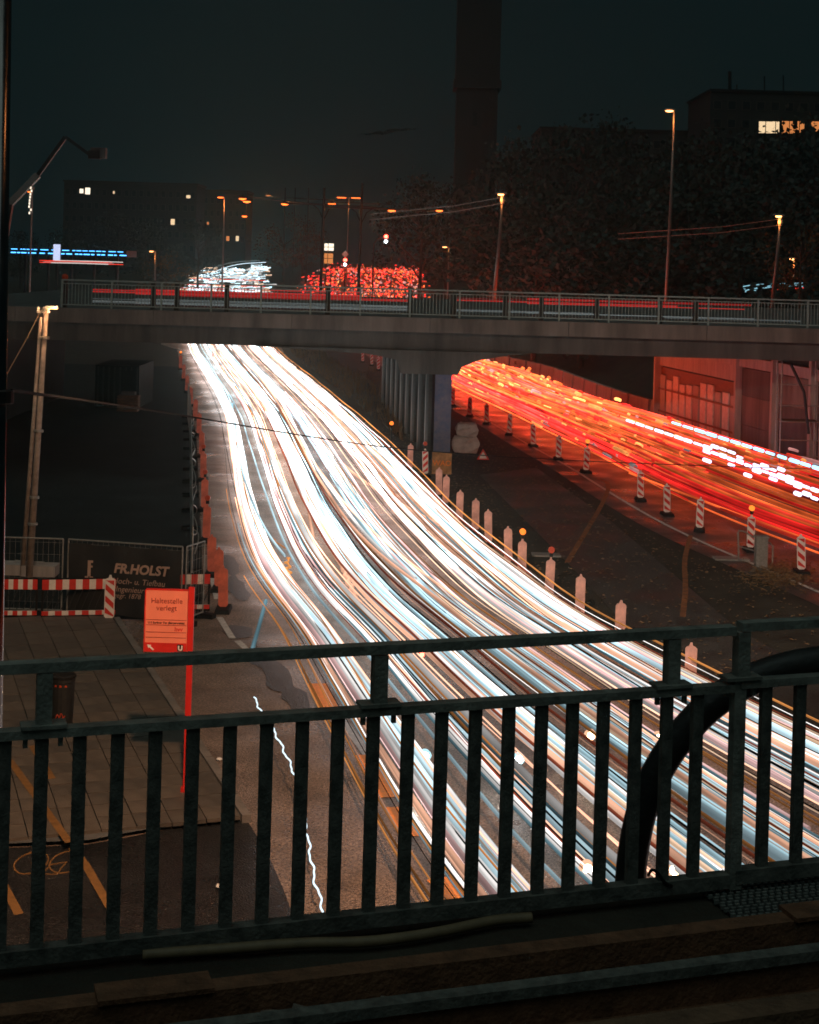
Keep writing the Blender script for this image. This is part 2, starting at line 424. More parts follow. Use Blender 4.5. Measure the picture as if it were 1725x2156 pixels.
# slopes and dark rise beyond the red road
mb = MB()
ys = yr(84, 175, .04, 4)
for y in ys:
    x0 = interp(RU, y)+2.4
    for (dx, z) in ((0,.0),(3,1.2),(12,5.4),(60,6.6)): mb.v.append(Vector((x0+dx, y, gz(y)*.4+z)))
for i in range(len(ys)-1):
    for k in range(3): a = 4*i+k; mb.f.append((a, a+1, a+5, a+4))
mb.f.append((0,1,2,3)); tag(obj('embankment', mb, M['soil']), kind='structure')

# ------------------------------------------------------------------ the overpass
BY0, BY1, DZ, GB = 60.5, 96.0, 6.9, 5.62
bx0, bx1 = D(60,680,BY0).x-6, D(1725,700,BY0).x+12
over = thing('overpass', 'long grey concrete road overpass crossing the whole picture above both carriageways', 'overpass', (0, BY0, 0))
mb = MB().box(((bx0+bx1)/2, (BY1-BY0)/2+.5, (DZ+GB)/2), (bx1-bx0, BY1-BY0-.6, DZ-GB-.02))
obj('deck', mb, M['conc_d'], over)
n = 9; w = (bx1-bx0)/n
for i in range(n):                                    # edge beam cast in lengths
    obj('edge_beam', MB().box((bx0+(i+.5)*w, .05, DZ-.22), (w-.02, .42, .58)), M['conc'], over)
# curved haunch over the pier by the red road
pc = P(930, 968)
hx = D(930,745,BY0).x
hp = [(-7.5,0),(3.6,0),(2.6,-.12),(1.5,-.34),(.85,-.62),(.7,-.95),(-1.6,-.95),(-1.8,-.4),(-3,-.18)]
obj('haunch', MB().prism(hp, 5, Matrix.Translation((hx, 3.2, GB))), M['conc_d'], over)
# railing of the overpass
ra = D(130,650,BY0).x; rb = bx1-1
rl = thing('bridge_railing', 'grey green steel railing with thin upright bars along the overpass edge', 'railing', (0, BY0, DZ+.08))
obj('top_rail', MB().bar((ra,0,1.1), (rb,0,1.1), .07, .06), M['brail'], rl)
obj('lower_rail', MB().bar((ra,0,.96), (rb,0,.96), .035), M['brail'], rl)
obj('bottom_rail', MB().bar((ra,0,.12), (rb,0,.12), .045), M['brail'], rl)
pm = MB().box((0,0,.56), (.075,.075,1.12)).mesh('post', M['brail'])
x = ra
while x < rb: link('post', pm, rl, (x,0,0)); x += 1.98
mb = MB(); x = ra+.13
while x < rb: mb.box((x,0,.54), (.022,.022,.84)); x += .132
tag(obj('upright_bars', mb, M['brail'], rl), kind='stuff')
# dark posts standing on the deck behind the railing
dpm = MB().box((0,0,.58), (.2,.2,1.16), taper=.1).mesh('post_shaft', M['dark'])
dpc = MB().box((0,0,1.19), (.24,.24,.06)).mesh('post_cap', M['dark'])
for i, px in enumerate((135,322,372,477,690,863,956,1064,1140,1257,1390,1465)):
    b = D(px, 655, 62.3); t = thing('bollard_post', 'dark square post on the overpass deck close behind its railing', 'post', (b.x, 62.3, DZ), 0, 'dark posts behind the overpass railing')
    link('post_shaft', dpm, t); link('post_cap', dpc, t)
# pier: sheet piles in a row and an end wall coloured for the blue light on it
pr = thing('bridge_pier', 'pier of dark steel piles with a blue lit end wall under the overpass', 'pier', (pc.x, pc.y, 0))
e0 = P(908,968); e1 = P(946,962)
obj('end_wall', MB().box(((e0.x+e1.x)/2-pc.x, .6, 2.3), (e1.x-e0.x, 1.0, 4.55)), M['blue'], pr)
obj('wall_cap', MB().box(((e0.x+e1.x)/2-pc.x-.1, .6, 4.95), (e1.x-e0.x+.5, 1.4, .6)), M['conc_d'], pr)
for i in range(9):
    t = i/8; p = Vector((e0.x-.12, pc.y+.2, 0)).lerp(Vector((D(812,800,98).x, 98, 0)), t)
    q = p-Vector((pc.x, pc.y, 0))
    s = .95 if i else .5
    prof = [(-.26,-.2),(-.14,.05),(.14,.05),(.26,-.2),(.2,-.24),(.1,-.03),(-.1,-.03),(-.2,-.24)]
    mb = MB().lathe((q.x, q.y, 0), [(.24,0),(.24,GB-.05)], 10)
    obj('pile', mb, M['dark'], pr, shade=False)
obj('back_wall', MB().bar((e0.x-pc.x-.05, 2, 2.4), (D(818,800,98).x-pc.x+.2, 98-pc.y, 2.4), .15, 4.8), M['conc_d'], pr)
# retaining wall at the right with panels
rw = thing('retaining_wall', 'stained concrete retaining wall with square panels right of the red traffic', 'wall', (0,0,0))
wa, wb = P(1388,895), P(1740,1012)
wd = (wb-wa); wlen = wd.length; wd.normalize(); wb2 = wa+wd*(wlen+14); wlen += 14
wa2 = wa
nw = Vector((wd.y, -wd.x, 0));  nw = nw if nw.x < 0 else -nw
obj('wall_face', MB().bar(wa+Vector((0,0,2.7))-nw*.3, wb2+Vector((0,0,2.7))-nw*.3, .5, 5.4), M['conc_d'], rw)
def on_wall(px):
    d = ray(px, 850); p0 = wa; den = d.x*nw.x+d.y*nw.y; t = (p0.x*nw.x+p0.y*nw.y)/den
    return (Vector((d.x*t, d.y*t, 0))-wa).dot(wd)
cuts = [on_wall(1390), on_wall(1562), on_wall(1640), on_wall(1722), on_wall(1722)+4, on_wall(1722)+9]
rotw = math.atan2(wd.y, wd.x)
for k, (s0_, s1_) in enumerate(zip(cuts, cuts[1:])):
    a = wa+wd*(s0_+.24); b = wa+wd*(s1_-.24); ln = s1_-s0_
    obj('wall_pillar', MB().bar(wa+wd*s0_+nw*.16, wa+wd*s0_+nw*.16+Vector((0,0,5.35)), .46, .40), M['conc_l'], rw)
    if k:
        for h0, h1 in ((.05,1.45),(1.47,2.9),(2.92,4.3)):
            obj('wall_panel', MB().bar(a+Vector((0,0,(h0+h1)/2))+nw*.03, b+Vector((0,0,(h0+h1)/2))+nw*.03, .16, h1-h0), M['conc_d' if R.random() < .6 else 'conc'], rw)
    else:
        obj('lintel', MB().bar(a+Vector((0,0,3.95))+nw*.06, b+Vector((0,0,3.95))+nw*.06, .22, .8), M['conc_l'], rw)
        gr = obj('gate_grating', MB().bar(a+Vector((0,0,1.75))+nw*.0, b+Vector((0,0,1.75))+nw*.0, .1, 3.4), M['rust'], rw)
        for q in range(11):
            c = a.lerp(b, (q+.5)/11)+nw*.1; hh = R.uniform(2.4,3.0); obj('slat', MB().box((c.x, c.y, .3+hh/2), (ln/15,.08,hh), rotw), M['bag' if R.random() < .55 else 'conc_l'], gr)
        for zz in (.9, 2.2): obj('cross_bar', MB().bar(a+Vector((0,0,zz))+nw*.17, b+Vector((0,0,zz))+nw*.17, .05, .1), M['rust'], gr)
obj('coping', MB().bar(wa+Vector((0,0,4.62))+nw*.1, wb2+Vector((0,0,4.62))+nw*.1, .34, .5), M['conc_l'], rw)
# pale concrete barriers along the far side of the red road
bm_ = MB().prism([(-.35,0),(.35,0),(.2,.3),(.14,1.25),(-.14,1.25),(-.2,.3)], 3.5)
bme = bm_.mesh('concrete_barrier', M['conc_l'])
for i in range(14):
    y = 90+i*3.75; p = Vector((interp(RU, y)+1.9, y, gz(y))); q = Vector((interp(RU, y+1)+1.9, y+1, 0))
    o = link('concrete_barrier', bme, None, p, math.atan2(q.y-p.y, q.x-p.x)-math.pi/2)
    tag(o, 'pale concrete barrier block in the line between red traffic and dark slope', 'barrier', 'concrete barriers beyond the red traffic')
# scaffold tower before the wall
sc = thing('scaffold', 'steel scaffold tower with a leaning brace against the retaining wall', 'scaffold', D(1685,900,66))
sc.location.z = 0
for i, (dx, dy) in enumerate(((-.85,0),(.85,0),(-.85,.8),(.85,.8))): obj('standard', MB().tube([(dx,dy,0),(dx,dy,5.3)], .03, 6), M['gal'], sc)
for z in (1.2, 1.9, 2.7, 3.4, 4.3): obj('ledger', MB().tube([(-.9,0,z),(.9,0,z)], .025, 6), M['gal'], sc)
obj('platform', MB().box((0,.4,2.72), (1.6,.8,.05)), M['timber'], sc)
obj('brace', MB().tube([(-.5,-.1,5.2),(.1,-.1,4),(.35,-.1,2.2)], .07, 6), M['dark'], sc)

# ------------------------------------------------------------------ near bridge: railing, walkway, rail
ya = 1.57*F/874; A = D(0,1400,5.72); B = D(1545,1328,6.66)
ux = Vector((B.x-A.x, B.y-A.y, 0)).normalized(); un = Vector((-ux.y, ux.x, 0))
zT = (A.z+B.z)/2
def onrail(px, off=0):
    d = ray(px, 1500); p0 = A+un*off
    # intersect vertical plane through p0 along ux with the ray in plan
    den = d.x*un.x+d.y*un.y; t = (p0.x*un.x+p0.y*un.y)/den
    return Vector((d.x*t, d.y*t, 0))
def z_at(px, py):                          # height on the railing plane of a pixel
    d = ray(px, py); t = (A.x*un.x+A.y*un.y)/(d.x*un.x+d.y*un.y); return H+d.z*t, Vector((d.x*t, d.y*t, 0))
zMid = z_at(800,1495)[0]; zBot = z_at(900,1925)[0]; zTop = z_at(780,1366)[0]
def railing(label, s0, s1, posts, bals, dz=0, dBot=0):
    r = thing('railing', label, 'railing', (A.x, A.y, 0), math.atan2(ux.y, ux.x))
    def loc(s, z): return Vector((s, 0, z))
    obj('top_rail', MB().bar(loc(s0, zTop+dz), loc(s1, zTop+dz), .062, .038), M['rail'], r)
    obj('middle_rail', MB().bar(loc(s0, zMid+dz), loc(s1, zMid+dz), .06, .034), M['rail'], r)
    obj('bottom_rail', MB().bar(loc(s0, zBot+dz+.01), loc(s1, zBot+dz+.01), .06, .06), M['bal'], r)
    for s in posts:
        obj('post', MB().box((s, 0, (zTop+zMid)/2+dz), (.058, .058, zTop-zMid-.045)), M['rail'], r)
        br = obj('bracket', MB().box((s, 0, zMid+dz+.028), (.17, .085, .014)), M['rail'], r)
        for q in (-.065, .065): obj('bolt', MB().box((s+q, -.0, zMid+dz-.035), (.018,.018,.04)), M['rail'], br)
    bme = MB().box((0,0,(zMid+zBot)/2+dz), (.05,.03,zMid-zBot-.045)).mesh('baluster', M['bal'])
    for s in bals: link('baluster', bme, r, (s, 0, 0))
    return r
def S_(px): p = onrail(px); return (p-Vector((A.x, A.y, 0))).dot(ux)
railing('long dark railing section filling most of the foreground, ends left of the hose top', S_(-500), S_(1540), [S_(x) for x in (92,797,1412)],
        [S_(x) for x in (-220,-145,-65,12,90,170,250,329,408,486,563,638,713,787,860,931,1002,1072,1141,1206,1271,1339,1404,1468)])
r2 = railing('short dark railing section at the right edge with a full-height end post', S_(1553), S_(2300), [S_(1558)],
        [S_(x) for x in (1612,1684,1755,1826,1900,1970)], .014)
obj('post', MB().box((S_(1553), 0, (zMid+zBot)/2), (.056,.05, zMid-zBot+.06)), M['rail'], r2)

def near(px, py, z): return P(px, py, z)
zW = zBot-.045
def along(o0, o1, z0, z1, name, mt, parent=None, s0=-4, s1=4, kind='structure'):
    """beam along the track between offsets o0..o1 from the railing (negative = towards the camera)"""
    mb = MB(); c = Vector((A.x, A.y, 0))
    pts = [(o0,z0),(o1,z0),(o1,z1),(o0,z1)]
    n = len(mb.v)
    for s in (s0, s1):
        for (o, z) in pts: q = c+ux*s+un*o; mb.v.append(Vector((q.x, q.y, z)))
    mb.f += [(0,1,2,3),(7,6,5,4)]+[(i, i+4, (i+1)%4+4, (i+1)%4) for i in range(4)]
    ob = obj(name, mb, mt, parent)
    if kind and not parent: tag(ob, kind=kind)
    return ob
S0, S1 = -5, 6
along(-9.5, .22, zW-1.0, zW-.22, 'bridge_slab', M['conc_d'], None, S0-8, S1+8)
along(-.30, .22, zW-.22, zW-.02, 'walkway', M['soil'], None, S0, S1)
ro = thing('edge_beam', 'brown rusty edge beam running along the walkway before the railing', 'beam', (0,0,0))
along(-.40, -.305, zW-.22, zW+.03, 'beam', M['rust'], ro, S0, S1)
for s in (-2.6, .35, 3.2): along(-.42, -.28, zW+.032, zW+.05, 'joint_plate', M['rust'], ro, s, s+.42)
# running rail
rr = thing('track_rail', 'dark steel running rail with polished head beside the walkway', 'rail', (0,0,0))
along(-.80, -.735, zW+.06, zW+.10, 'rail_head', M['bal'], rr, S0, S1)
along(-.775, -.76, zW-.06, zW+.06, 'rail_web', M['rust'], rr, S0, S1)
along(-.84, -.69, zW-.08, zW-.06, 'rail_foot', M['rust'], rr, S0, S1)
gd = thing('guard_timber', 'long brown guard timber lying in front of the running rail', 'timber', (0,0,0))
along(-1.02, -.90, zW-.12, zW+.0, 'timber', M['timber'], gd, S0, S1)
blk = along(-1.16, -1.03, zW-.14, zW+.06, 'sleeper_block', M['timber'], None, S_(845), S_(968), None)
tag(blk, 'brown wooden block with a dark bolt hole at the bottom of the picture', 'block')
c = Vector((A.x, A.y, 0))+ux*S_(905)+un*-1.165
obj('bolt_hole', MB().tube([(c.x, c.y, zW-.03), (c.x+un.x*-.012, c.y+un.y*-.012, zW-.03)], .022, 10), M['blk'], blk)
along(-9, -.41, zW-.30, zW-.16, 'track_bed', M['soil'], None, S0-4, S1+4)
mb = MB()
for i in range(2600):
    s = R.uniform(-2.4, 2.6); o = R.uniform(-1.9, -1.03) if R.random() < .8 else R.uniform(-.72, -.42)
    c = Vector((A.x, A.y, 0))+ux*s+un*o; r = R.uniform(.018,.042)
    if S_(840) < s < S_(975) and o > -1.2: continue
    n = len(mb.v); zz = zW-.15+R.uniform(0,.07)
    for q in range(8):
        mb.v.append(Vector((c.x, c.y, zz))+Vector(((1 if q & 1 else -1)*r*R.uniform(.6,1.1), (1 if q & 2 else -1)*r*R.uniform(.6,1.1), (1 if q & 4 else -1)*r*R.uniform(.5,.9))))
    mb.f += [(n+a, n+b, n+c_, n+d) for a, b, c_, d in ((0,2,3,1),(4,5,7,6),(0,1,5,4),(2,6,7,3),(0,4,6,2),(1,3,7,5))]
tag(obj('track_ballast', mb, M['stone']), kind='stuff')
# grating plate at the right
gt = thing('floor_grating', 'perforated steel floor grating at the lower right behind the rail', 'grating', (0,0,0))
along(-.29, .14, zW-.015, zW-.005, 'plate', M['dark'], gt, S_(1500), S_(2000))
mb = MB(); s = S_(1500)
while s < S_(2000):
    for o in [-.28+i*.028 for i in range(15)]:
        c = Vector((A.x, A.y, 0))+ux*(s+.012*(int(o*100) % 2))+un*o; mb.box((c.x, c.y, zW+.0), (.02,.012,.016), math.atan2(ux.y, ux.x))
    s += .034
tag(obj('studs', mb, M['gal'], gt), kind='stuff')
# cable hose on the walkway
pts = [near(x, y, zW+.02) for x, y in ((300,2010),(480,1998),(640,1985),(760,1985),(850,1975),(930,1962),(985,1950),(1050,1936),(1120,1932))]
tag(obj('cable_hose', MB().tube(smooth_pts(pts), .021, 8), M['hose'], shade=True), 'tan cable hose lying along the walkway under the railing', 'hose')
# black pipe bending up behind the railing
Yp = 6.95
pts = [D(x, y, Yp) for x, y in ((1322,1960),(1326,1870),(1333,1790),(1352,1700),(1385,1620),(1432,1550),(1490,1488),(1560,1440),(1640,1408),(1725,1392),(1850,1385))]
pts = [D(1322,1960,6.75)]+pts[1:]
tag(obj('bent_pipe', MB().tube(smooth_pts(pts), .07, 12), M['pipe'], shade=True), 'thick black pipe arching up behind the railing at right', 'pipe')
pts = [onrail(1375, -.02)+Vector((0,0,z_at(1375,1838)[0])), onrail(1382, -.04)+Vector((0,0,z_at(1382,1820)[0])), onrail(1395, -.04)+Vector((0,0,z_at(1395,1828)[0])), onrail(1412, -.04)+Vector((0,0,z_at(1412,1852)[0])), onrail(1425, -.03)+Vector((0,0,z_at(1425,1858)[0]))]
tag(obj('cable_tie', MB().tube(smooth_pts(pts), .007, 6), M['blk']), 'black cable tie looped round a baluster at its foot', 'cable tie')
# tall mast at the left border
t = thing('mast', 'tall dark glossy mast cut by the left picture border', 'mast', D(-2,1500,13))
b0 = D(-4,1540,13); t.location = (b0.x, b0.y, 0)
top = D(4,-60,13)
mm_ = mat('mast_paint', (.16,.15,.15), .2, 1, .2, 4)
obj('shaft', MB().tube([(0,0,0),(top.x-b0.x,0,top.z)], [.11,.085], 16), mm_, t, shade=True)
q = D(8,835,13); obj('clamp', MB().lathe((q.x-b0.x-.03,0,q.z), [(.105,-.06),(.115,-.05),(.115,.05),(.105,.06)], 14), M['dark'], t)
hz_ = top.z+1.6
obj('upper_shaft', MB().tube([(top.x-b0.x,0,top.z),(top.x-b0.x+.05,0,hz_)], [.085,.075], 12), mm_, t, shade=True)
obj('arm', MB().tube([(top.x-b0.x+.05,0,hz_),(top.x-b0.x+.9,.4,hz_+.2),(top.x-b0.x+1.8,.8,hz_+.25)], .05, 8), mm_, t)
hd = obj('lamp_head', MB().box((top.x-b0.x+2.0,.9,hz_+.27), (.8,.3,.12), taper=.3), M['pole'], t)
obj('lens', MB().lathe((top.x-b0.x+2.0,.9,hz_+.15), [(.05,-.06),(.2,-.02),(.22,.05)], 10), M['warm'], hd)
mast_lamp = (t, (top.x-b0.x+2.0,.9,hz_-.05))
# cable across the picture
pts = [D(24,822,13), D(230,850,22), D(420,880,30), D(640,918,36), D(830,945,44), D(1100,965,52), D(1400,978,58), D(1725,988,62)]
tag(obj('overhead_cable', MB().tube(smooth_pts(pts, 3), .016, 5), M['blk']), 'thin black cable sagging from the left mast across both roads', 'cable')

# ------------------------------------------------------------------ left side things
# wooden pole pair with lamp

pb = P(60,1215)
lp = thing('lamp_pole', 'leaning wooden pole pair with a small lit lamp on top at left', 'lamp post', pb)
tp = D(97,655,pb.y)-pb; tq = D(86,668,pb.y)-pb
obj('pole', MB().tube([(.02,0,0), tp], [.10,.066], 12), M['wood'], lp, shade=True)
obj('pole', MB().tube([(-.2,.1,0), tq], [.07,.045], 10), M['wood'], lp, shade=True)
for k in (.9,.55,.3,.2): 
    c = Vector((.02,0,0)).lerp(tp, k); obj('collar', MB().lathe(c, [(.13,-.04),(.145,-.03),(.145,.03),(.13,.04)], 12), M['gal'], lp)
hd = obj('lamp_head', MB().box(tp+Vector((.2,-.15,.12)), (.34,.16,.07)), M['gal'], lp)
obj('lens', MB().box(tp+Vector((.2,-.15,.075)), (.28,.12,.012)), M['warm'], hd)
obj('bracket', MB().bar(tp+Vector((-.18,0,-.05)), tp+Vector((.1,-.08,.1)), .06), M['gal'], lp)
for k, nm in ((-.22,'insulator'),(.06,'insulator'),(-.05,'insulator')): obj(nm, MB().lathe(tp+Vector((k,0,-.05)), [(.04,0),(.055,.05),(.03,.08),(.05,.14),(.02,.18)], 8), M['wht'], lp)
obj('stay_cable', MB().tube([tp+Vector((-.2,0,-.1)), D(52,720,pb.y)-pb, D(-20,850,pb.y)-pb], .018, 5), M['hose'], lp)
LG = .13
def lamp_light(name, loc, col, w, r=.12, parent=None):
    ld = bpy.data.lights.new(name, 'POINT'); ld.energy = w*LG; ld.color = col; ld.shadow_soft_size = r
    o = bpy.data.objects.new(name, ld); COL.objects.link(o); o.location = loc
    if parent: o.parent = parent
    return o
def spot_light(loc, target, col, w, ang, parent):
    ld = bpy.data.lights.new('spot_light', 'SPOT'); ld.energy = w; ld.color = col; ld.shadow_soft_size = .25; ld.spot_size = rad(ang); ld.spot_blend = .6
    o = bpy.data.objects.new('spot_light', ld); COL.objects.link(o); o.location = loc; o.parent = parent
    o.rotation_euler = (Vector(target)-parent.location-Vector(loc)).to_track_quat('-Z','Y').to_euler()
ml, mt_ = mast_lamp[1], mast_lamp[0]
spot_light(ml, (-1,30,0), (1,.54,.30), 9500, 90, mt_)
spot_light(ml, (10.5,52,0), (1,.80,.66), 12000, 34, mt_)  # extra beam added to brighten the striped beacons by the outbound road
lamp_light('lamp_light', tp+Vector((.32,-.5,.02)), (1,.5,.24), 420, .1, lp)
for i, (x, y) in enumerate(((28,1205),(75,1208))):
    b = P(x+10, y+3); o = thing('concrete_weight', ('pale concrete weight block left of the wooden pole foot','pale concrete weight block right of the wooden pole foot')[i], 'weight', b)
    obj('block', MB().box((0,0,.16), (.95,.6,.3)), M['conc_l'], o); obj('lifting_loop', MB().tube([(-.1,0,.31),(-.1,0,.38),(.1,0,.38),(.1,0,.31)], .012, 5), M['gal'], o)

def text_mesh(body, size, mt, bold=0, shear=0, align='LEFT'):
    cu = bpy.data.curves.new('text', 'FONT'); cu.body = body; cu.size = size; cu.offset = bold; cu.shear = shear; cu.align_x = align
    cu.extrude = .002; cu.resolution_u = 3
    o = bpy.data.objects.new('t', cu); COL.objects.link(o)
    me = bpy.data.meshes.new_from_object(o.evaluated_get(bpy.context.evaluated_depsgraph_get()))
    bpy.data.objects.remove(o); me.materials.clear(); me.materials.append(mt); return me
def put_text(name, body, size, mt, parent, x, y, z, **k):
    o = link(name, text_mesh(body, size, mt, **k), parent, (x, y, z)); o.rotation_euler = (math.pi/2,0,0); return o

# site fence facing the camera
def fence_panel(label, a, b, h=1.95, group=None):
    a, b = Vector(a), Vector(b); d = b-a; L = d.length
    t = thing('fence_panel', label, 'fence', a, math.atan2(d.y, d.x), group)
    fr = MB()
    for x in (.03, L-.03): fr.tube([(x,0,.08),(x,0,h)], .021, 6)
    fr.tube([(.03,0,h),(L-.03,0,h)], .021, 6); fr.tube([(.03,0,.15),(L-.03,0,.15)], .021, 6)
    obj('frame', fr, M['gal'], t)
    ms = MB(); x = .12
    while x < L-.05: ms.bar((x,0,.16), (x,0,h), .005); x += .14
    z = .35
    while z < h: ms.bar((.04,0,z), (L-.04,0,z), .005); z += .3
    tag(obj('wire_mesh', ms, M['gal'], t), kind='stuff')
    for x in (.0, L): obj('foot_block', MB().box((x,0,.06), (.22,.62,.12)), M['blk'], t)
    return t, L
Yf = P(300,1302).y
fA, fB, fC, fD = D(20,1302,Yf), D(131,1302,Yf), D(383,1302,Yf-.6), P(428,1300)
fA.z = fB.z = fC.z = fD.z = 0
fence_panel('bare wire fence panel at the far left behind the barrier boards', D(-60,1302,Yf)*Vector((1,1,0)) if False else Vector((fA.x-1,fA.y,0)), fB)
ft, fl = fence_panel('wire fence panel carrying the black company banner', fB+Vector((.08,0,0)), fC)
fence_panel('short wire fence panel right of the black banner', fC+Vector((.06,0,0)), fD)
bn = thing('banner', 'black construction company banner with grey lettering hung on the site fence', 'banner', fB+Vector((.14,-.06,0)), ft.rotation_euler.z)
# slightly billowed cloth
mb = MB(); nx, nz = 16, 8; bw = fl-.12; bh0, bh1 = .12, 1.86
for j in range(nz+1):
    for i in range(nx+1):
        mb.v.append(Vector((bw*i/nx, .022*math.sin(i*.9+j*.7)+.0, bh0+(bh1-bh0)*j/nz+(.02*math.sin(i*1.1) if j in (0,nz) else 0))))
for j in range(nz):
    for i in range(nx): a = j*(nx+1)+i; mb.f.append((a, a+1, a+nx+2, a+nx+1))
obj('cloth', mb, M['banner'], bn, shade=True)
u = bw/252.0                                           # metres per photo pixel on the banner
def bx(px): return (px-131)*u
def bz(py): return 1.86-(py-1146)*u
put_text('lettering', 'FR.HOLST', .325, M['print_'], bn, bx(235), -.05, bz(1201), bold=.012, shear=.18)
put_text('lettering', 'Hoch- u. Tiefbau', .205, M['print_'], bn, bx(232), -.05, bz(1224), shear=.2)
put_text('lettering', 'Ingenieur', .20, M['print_'], bn, bx(240), -.05, bz(1241), shear=.2)
put_text('lettering', 'gegr. 1878', .17, M['print_'], bn, bx(236), -.05, bz(1254), shear=.2)
lg = MB()
for (x0, y0, x1, y1) in ((176,1179,183,1213),(183,1179,188,1184),(183,1190,187,1194),(170,1213,178,1222),(181,1213,189,1222)):
    lg.box(((bx(x0)+bx(x1))/2, -.05, (bz(y0)+bz(y1))/2), (abs(bx(x1)-bx(x0)), .006, abs(bz(y0)-bz(y1))))
obj('logo', lg, M['print_'], bn)

# barrier boards
def barrier(label, p0, p1, stripes, lit=False):
    p0, p1 = Vector(p0), Vector(p1); d = p1-p0; L = d.length
    t = thing('barrier_board', label, 'barrier', p0, math.atan2(d.y, d.x))
    fr = MB()
    for x in (.025, L-.025): fr.box((x,0,.58), (.05,.05,.96))
    fr.bar((0,0,1.06), (L,0,1.06), .05, .03); fr.bar((0,0,.12), (L,0,.12), .04, .03)
    obj('frame', fr, M['blk'], t)
    for (zc, hh, nm) in ((.92,.25,'top_board'),(.21,.11,'toe_board')):
        bo = obj(nm, MB().box((L/2,-.012,zc), (L-.02,.03,hh)), M['wht'], t)
        w = (L-.02)/stripes
        for k in range(0, stripes, 2):
            obj('red_stripe', MB().box((.01+(k+.5)*w,-.0315,zc), (w,.008,hh)), M['red'], bo)
    n = int(L/.16)
    for k in range(n):
        x = (k+.5)*L/n; obj('slat', MB().bar((x-.09,0,.30), (x+.09,0,.76), .035, .02), M['dark'], t)
    for x in (.22, L-.22): obj('foot', MB().box((x,0,.05), (.26,.8,.1), taper=.15), M['blk'], t)
    return t
g = lambda x, y: P(x, y)
b0 = g(5,1308); b1 = g(78,1308); barrier('red white barrier board at far left beside the tall mast', b0, b1, 7)
b2 = g(86,1309); b3 = g(243,1306); barrier('red white barrier board between two black feet left of the striped beacon', b2, b3, 11)
b4 = g(294,1298); b5 = g(441,1294); barrier('red white barrier board behind the salmon bus stop sign', b4, b5, 11)

# guide beacons
def beacon_outline(w=.25, h=1.0, z0=.12):
    r = .05
    return [(-w/2+r,z0),(w/2-r,z0),(w/2,z0+r),(w/2,z0+h-.06),(w/2-.03,z0+h-.02),(.04,z0+h),(.022,z0+h+.07),(-.022,z0+h+.07),(-.04,z0+h),(-w/2+.03,z0+h-.02),(-w/2,z0+h-.06),(-w/2,z0+r)]
def clip_stripe(k, w, z0, z1, slope):
    """diagonal stripe k clipped to the panel"""
    poly = []; per = .145
    base = z0-.30+k*per*2
    pts = [(-w/2, base+ (w/2)*slope*-1), (w/2, base+(w/2)*slope), (w/2, base+(w/2)*slope+per), (-w/2, base-(w/2)*slope+per)]
    out = [(x, min(max(z, z0), z1)) for x, z in pts]
    if abs(out[0][1]-out[3][1])+abs(out[1][1]-out[2][1]) < .02: return None
    return out
foot_me = MB().box((0,0,.055), (.40,.78,.11), taper=.12).mesh('foot_plate', M['blk'])
plate_red = MB().prism(beacon_outline(), .045).mesh('panel', M['redback'])
plate_pink = MB().prism(beacon_outline(), .045).mesh('panel', M['pinkback'])
plate_wht = MB().prism(beacon_outline(), .045).mesh('panel', M['wht'])
stripes = {}
for sl_ in (-1, 1):
    stripes[sl_] = []
    for k in range(5):
        c = clip_stripe(k, .21, .17, 1.06, sl_*.9)
        if c: stripes[sl_].append(MB().prism(c, .008).mesh('red_stripe', M['red']))
lamp_body = MB().box((0,0,1.27), (.10,.08,.12)).mesh('lamp_housing', M['blk'])
def lens_mesh(mt): return MB().tube([(0,-.05,1.40),(0,.05,1.40)], [.09,.09], 12).mesh('lamp_lens', mt)
lens_off, lens_on = lens_mesh(M['lens']), lens_mesh(M['beaconlit'])
def beacon(label, p, kind, rz=0, lamp=None, group=None, slope=1):
    t = thing('guide_beacon', label, 'beacon', p, rz, group)
    t.rotation_euler.x = R.uniform(-.035,.035); t.rotation_euler.y = R.uniform(-.04,.04)
    link('foot_plate', foot_me, t)
    pl = link('panel', {'red':plate_red,'pink':plate_pink,'wht':plate_wht}[kind], t)
    if kind == 'wht':
        for s in stripes[slope]: link('red_stripe', s, pl, (0,-.026,0))
    if lamp:
        link('lamp_housing', lamp_body, t); link('lamp_lens', lens_on if lamp == 'on' else lens_off, t)
        if lamp == 'on': lamp_light('lamp_light', (0,-.14,1.40), (1,.3,.05), 5, .05, t)
    return t
ORD = ['nearest','second','third','fourth','fifth','sixth','seventh','eighth','ninth','tenth','eleventh','twelfth','thirteenth','fourteenth']
rb_ = [(1688,1207,0),(1580,1160,'on'),(1473,1118,0),(1405,1085,0),(1349,1054,0),(1234,995,'on'),(1176,968,0),(1123,940,0),(1072,916,0),(1025,893,0),(989,877,0),(953,855,0)]
for i, (x, y, l) in enumerate(rb_):
    beacon('%s red white striped beacon along red traffic from the right edge%s' % (ORD[i], ', amber lamp lit' if l else ''), P(x, y), 'wht', R.uniform(-.25,.15), l, 'striped beacons along the red traffic', -1 if i % 3 else -1)
mbk = [(926,984,0),(940,999,0),(969,1031,0),(1003,1049,0),(1031,1072,0),(1073,1108,0),(1101,1135,'on'),(1158,1173,'off'),(1223,1209,0),(1307,1263,0),(1456,1353,0)]
for i, (x, y, l) in enumerate(mbk[::-1]):
    extra = {'on':', amber lamp lit', 'off':', lamp unlit'}.get(l, '')
    beacon('%s pinkish beacon back right of the white trails from the railing%s' % (ORD[i], extra), P(x, y, 1.19)*Vector((1,1,0)), 'pink', R.uniform(-.15,.15), l, 'pinkish beacons right of the white trails')
beacon('striped red white beacon beside the plywood board at the pier foot', P(896,1003), 'wht', .1, 'off', None, 1)
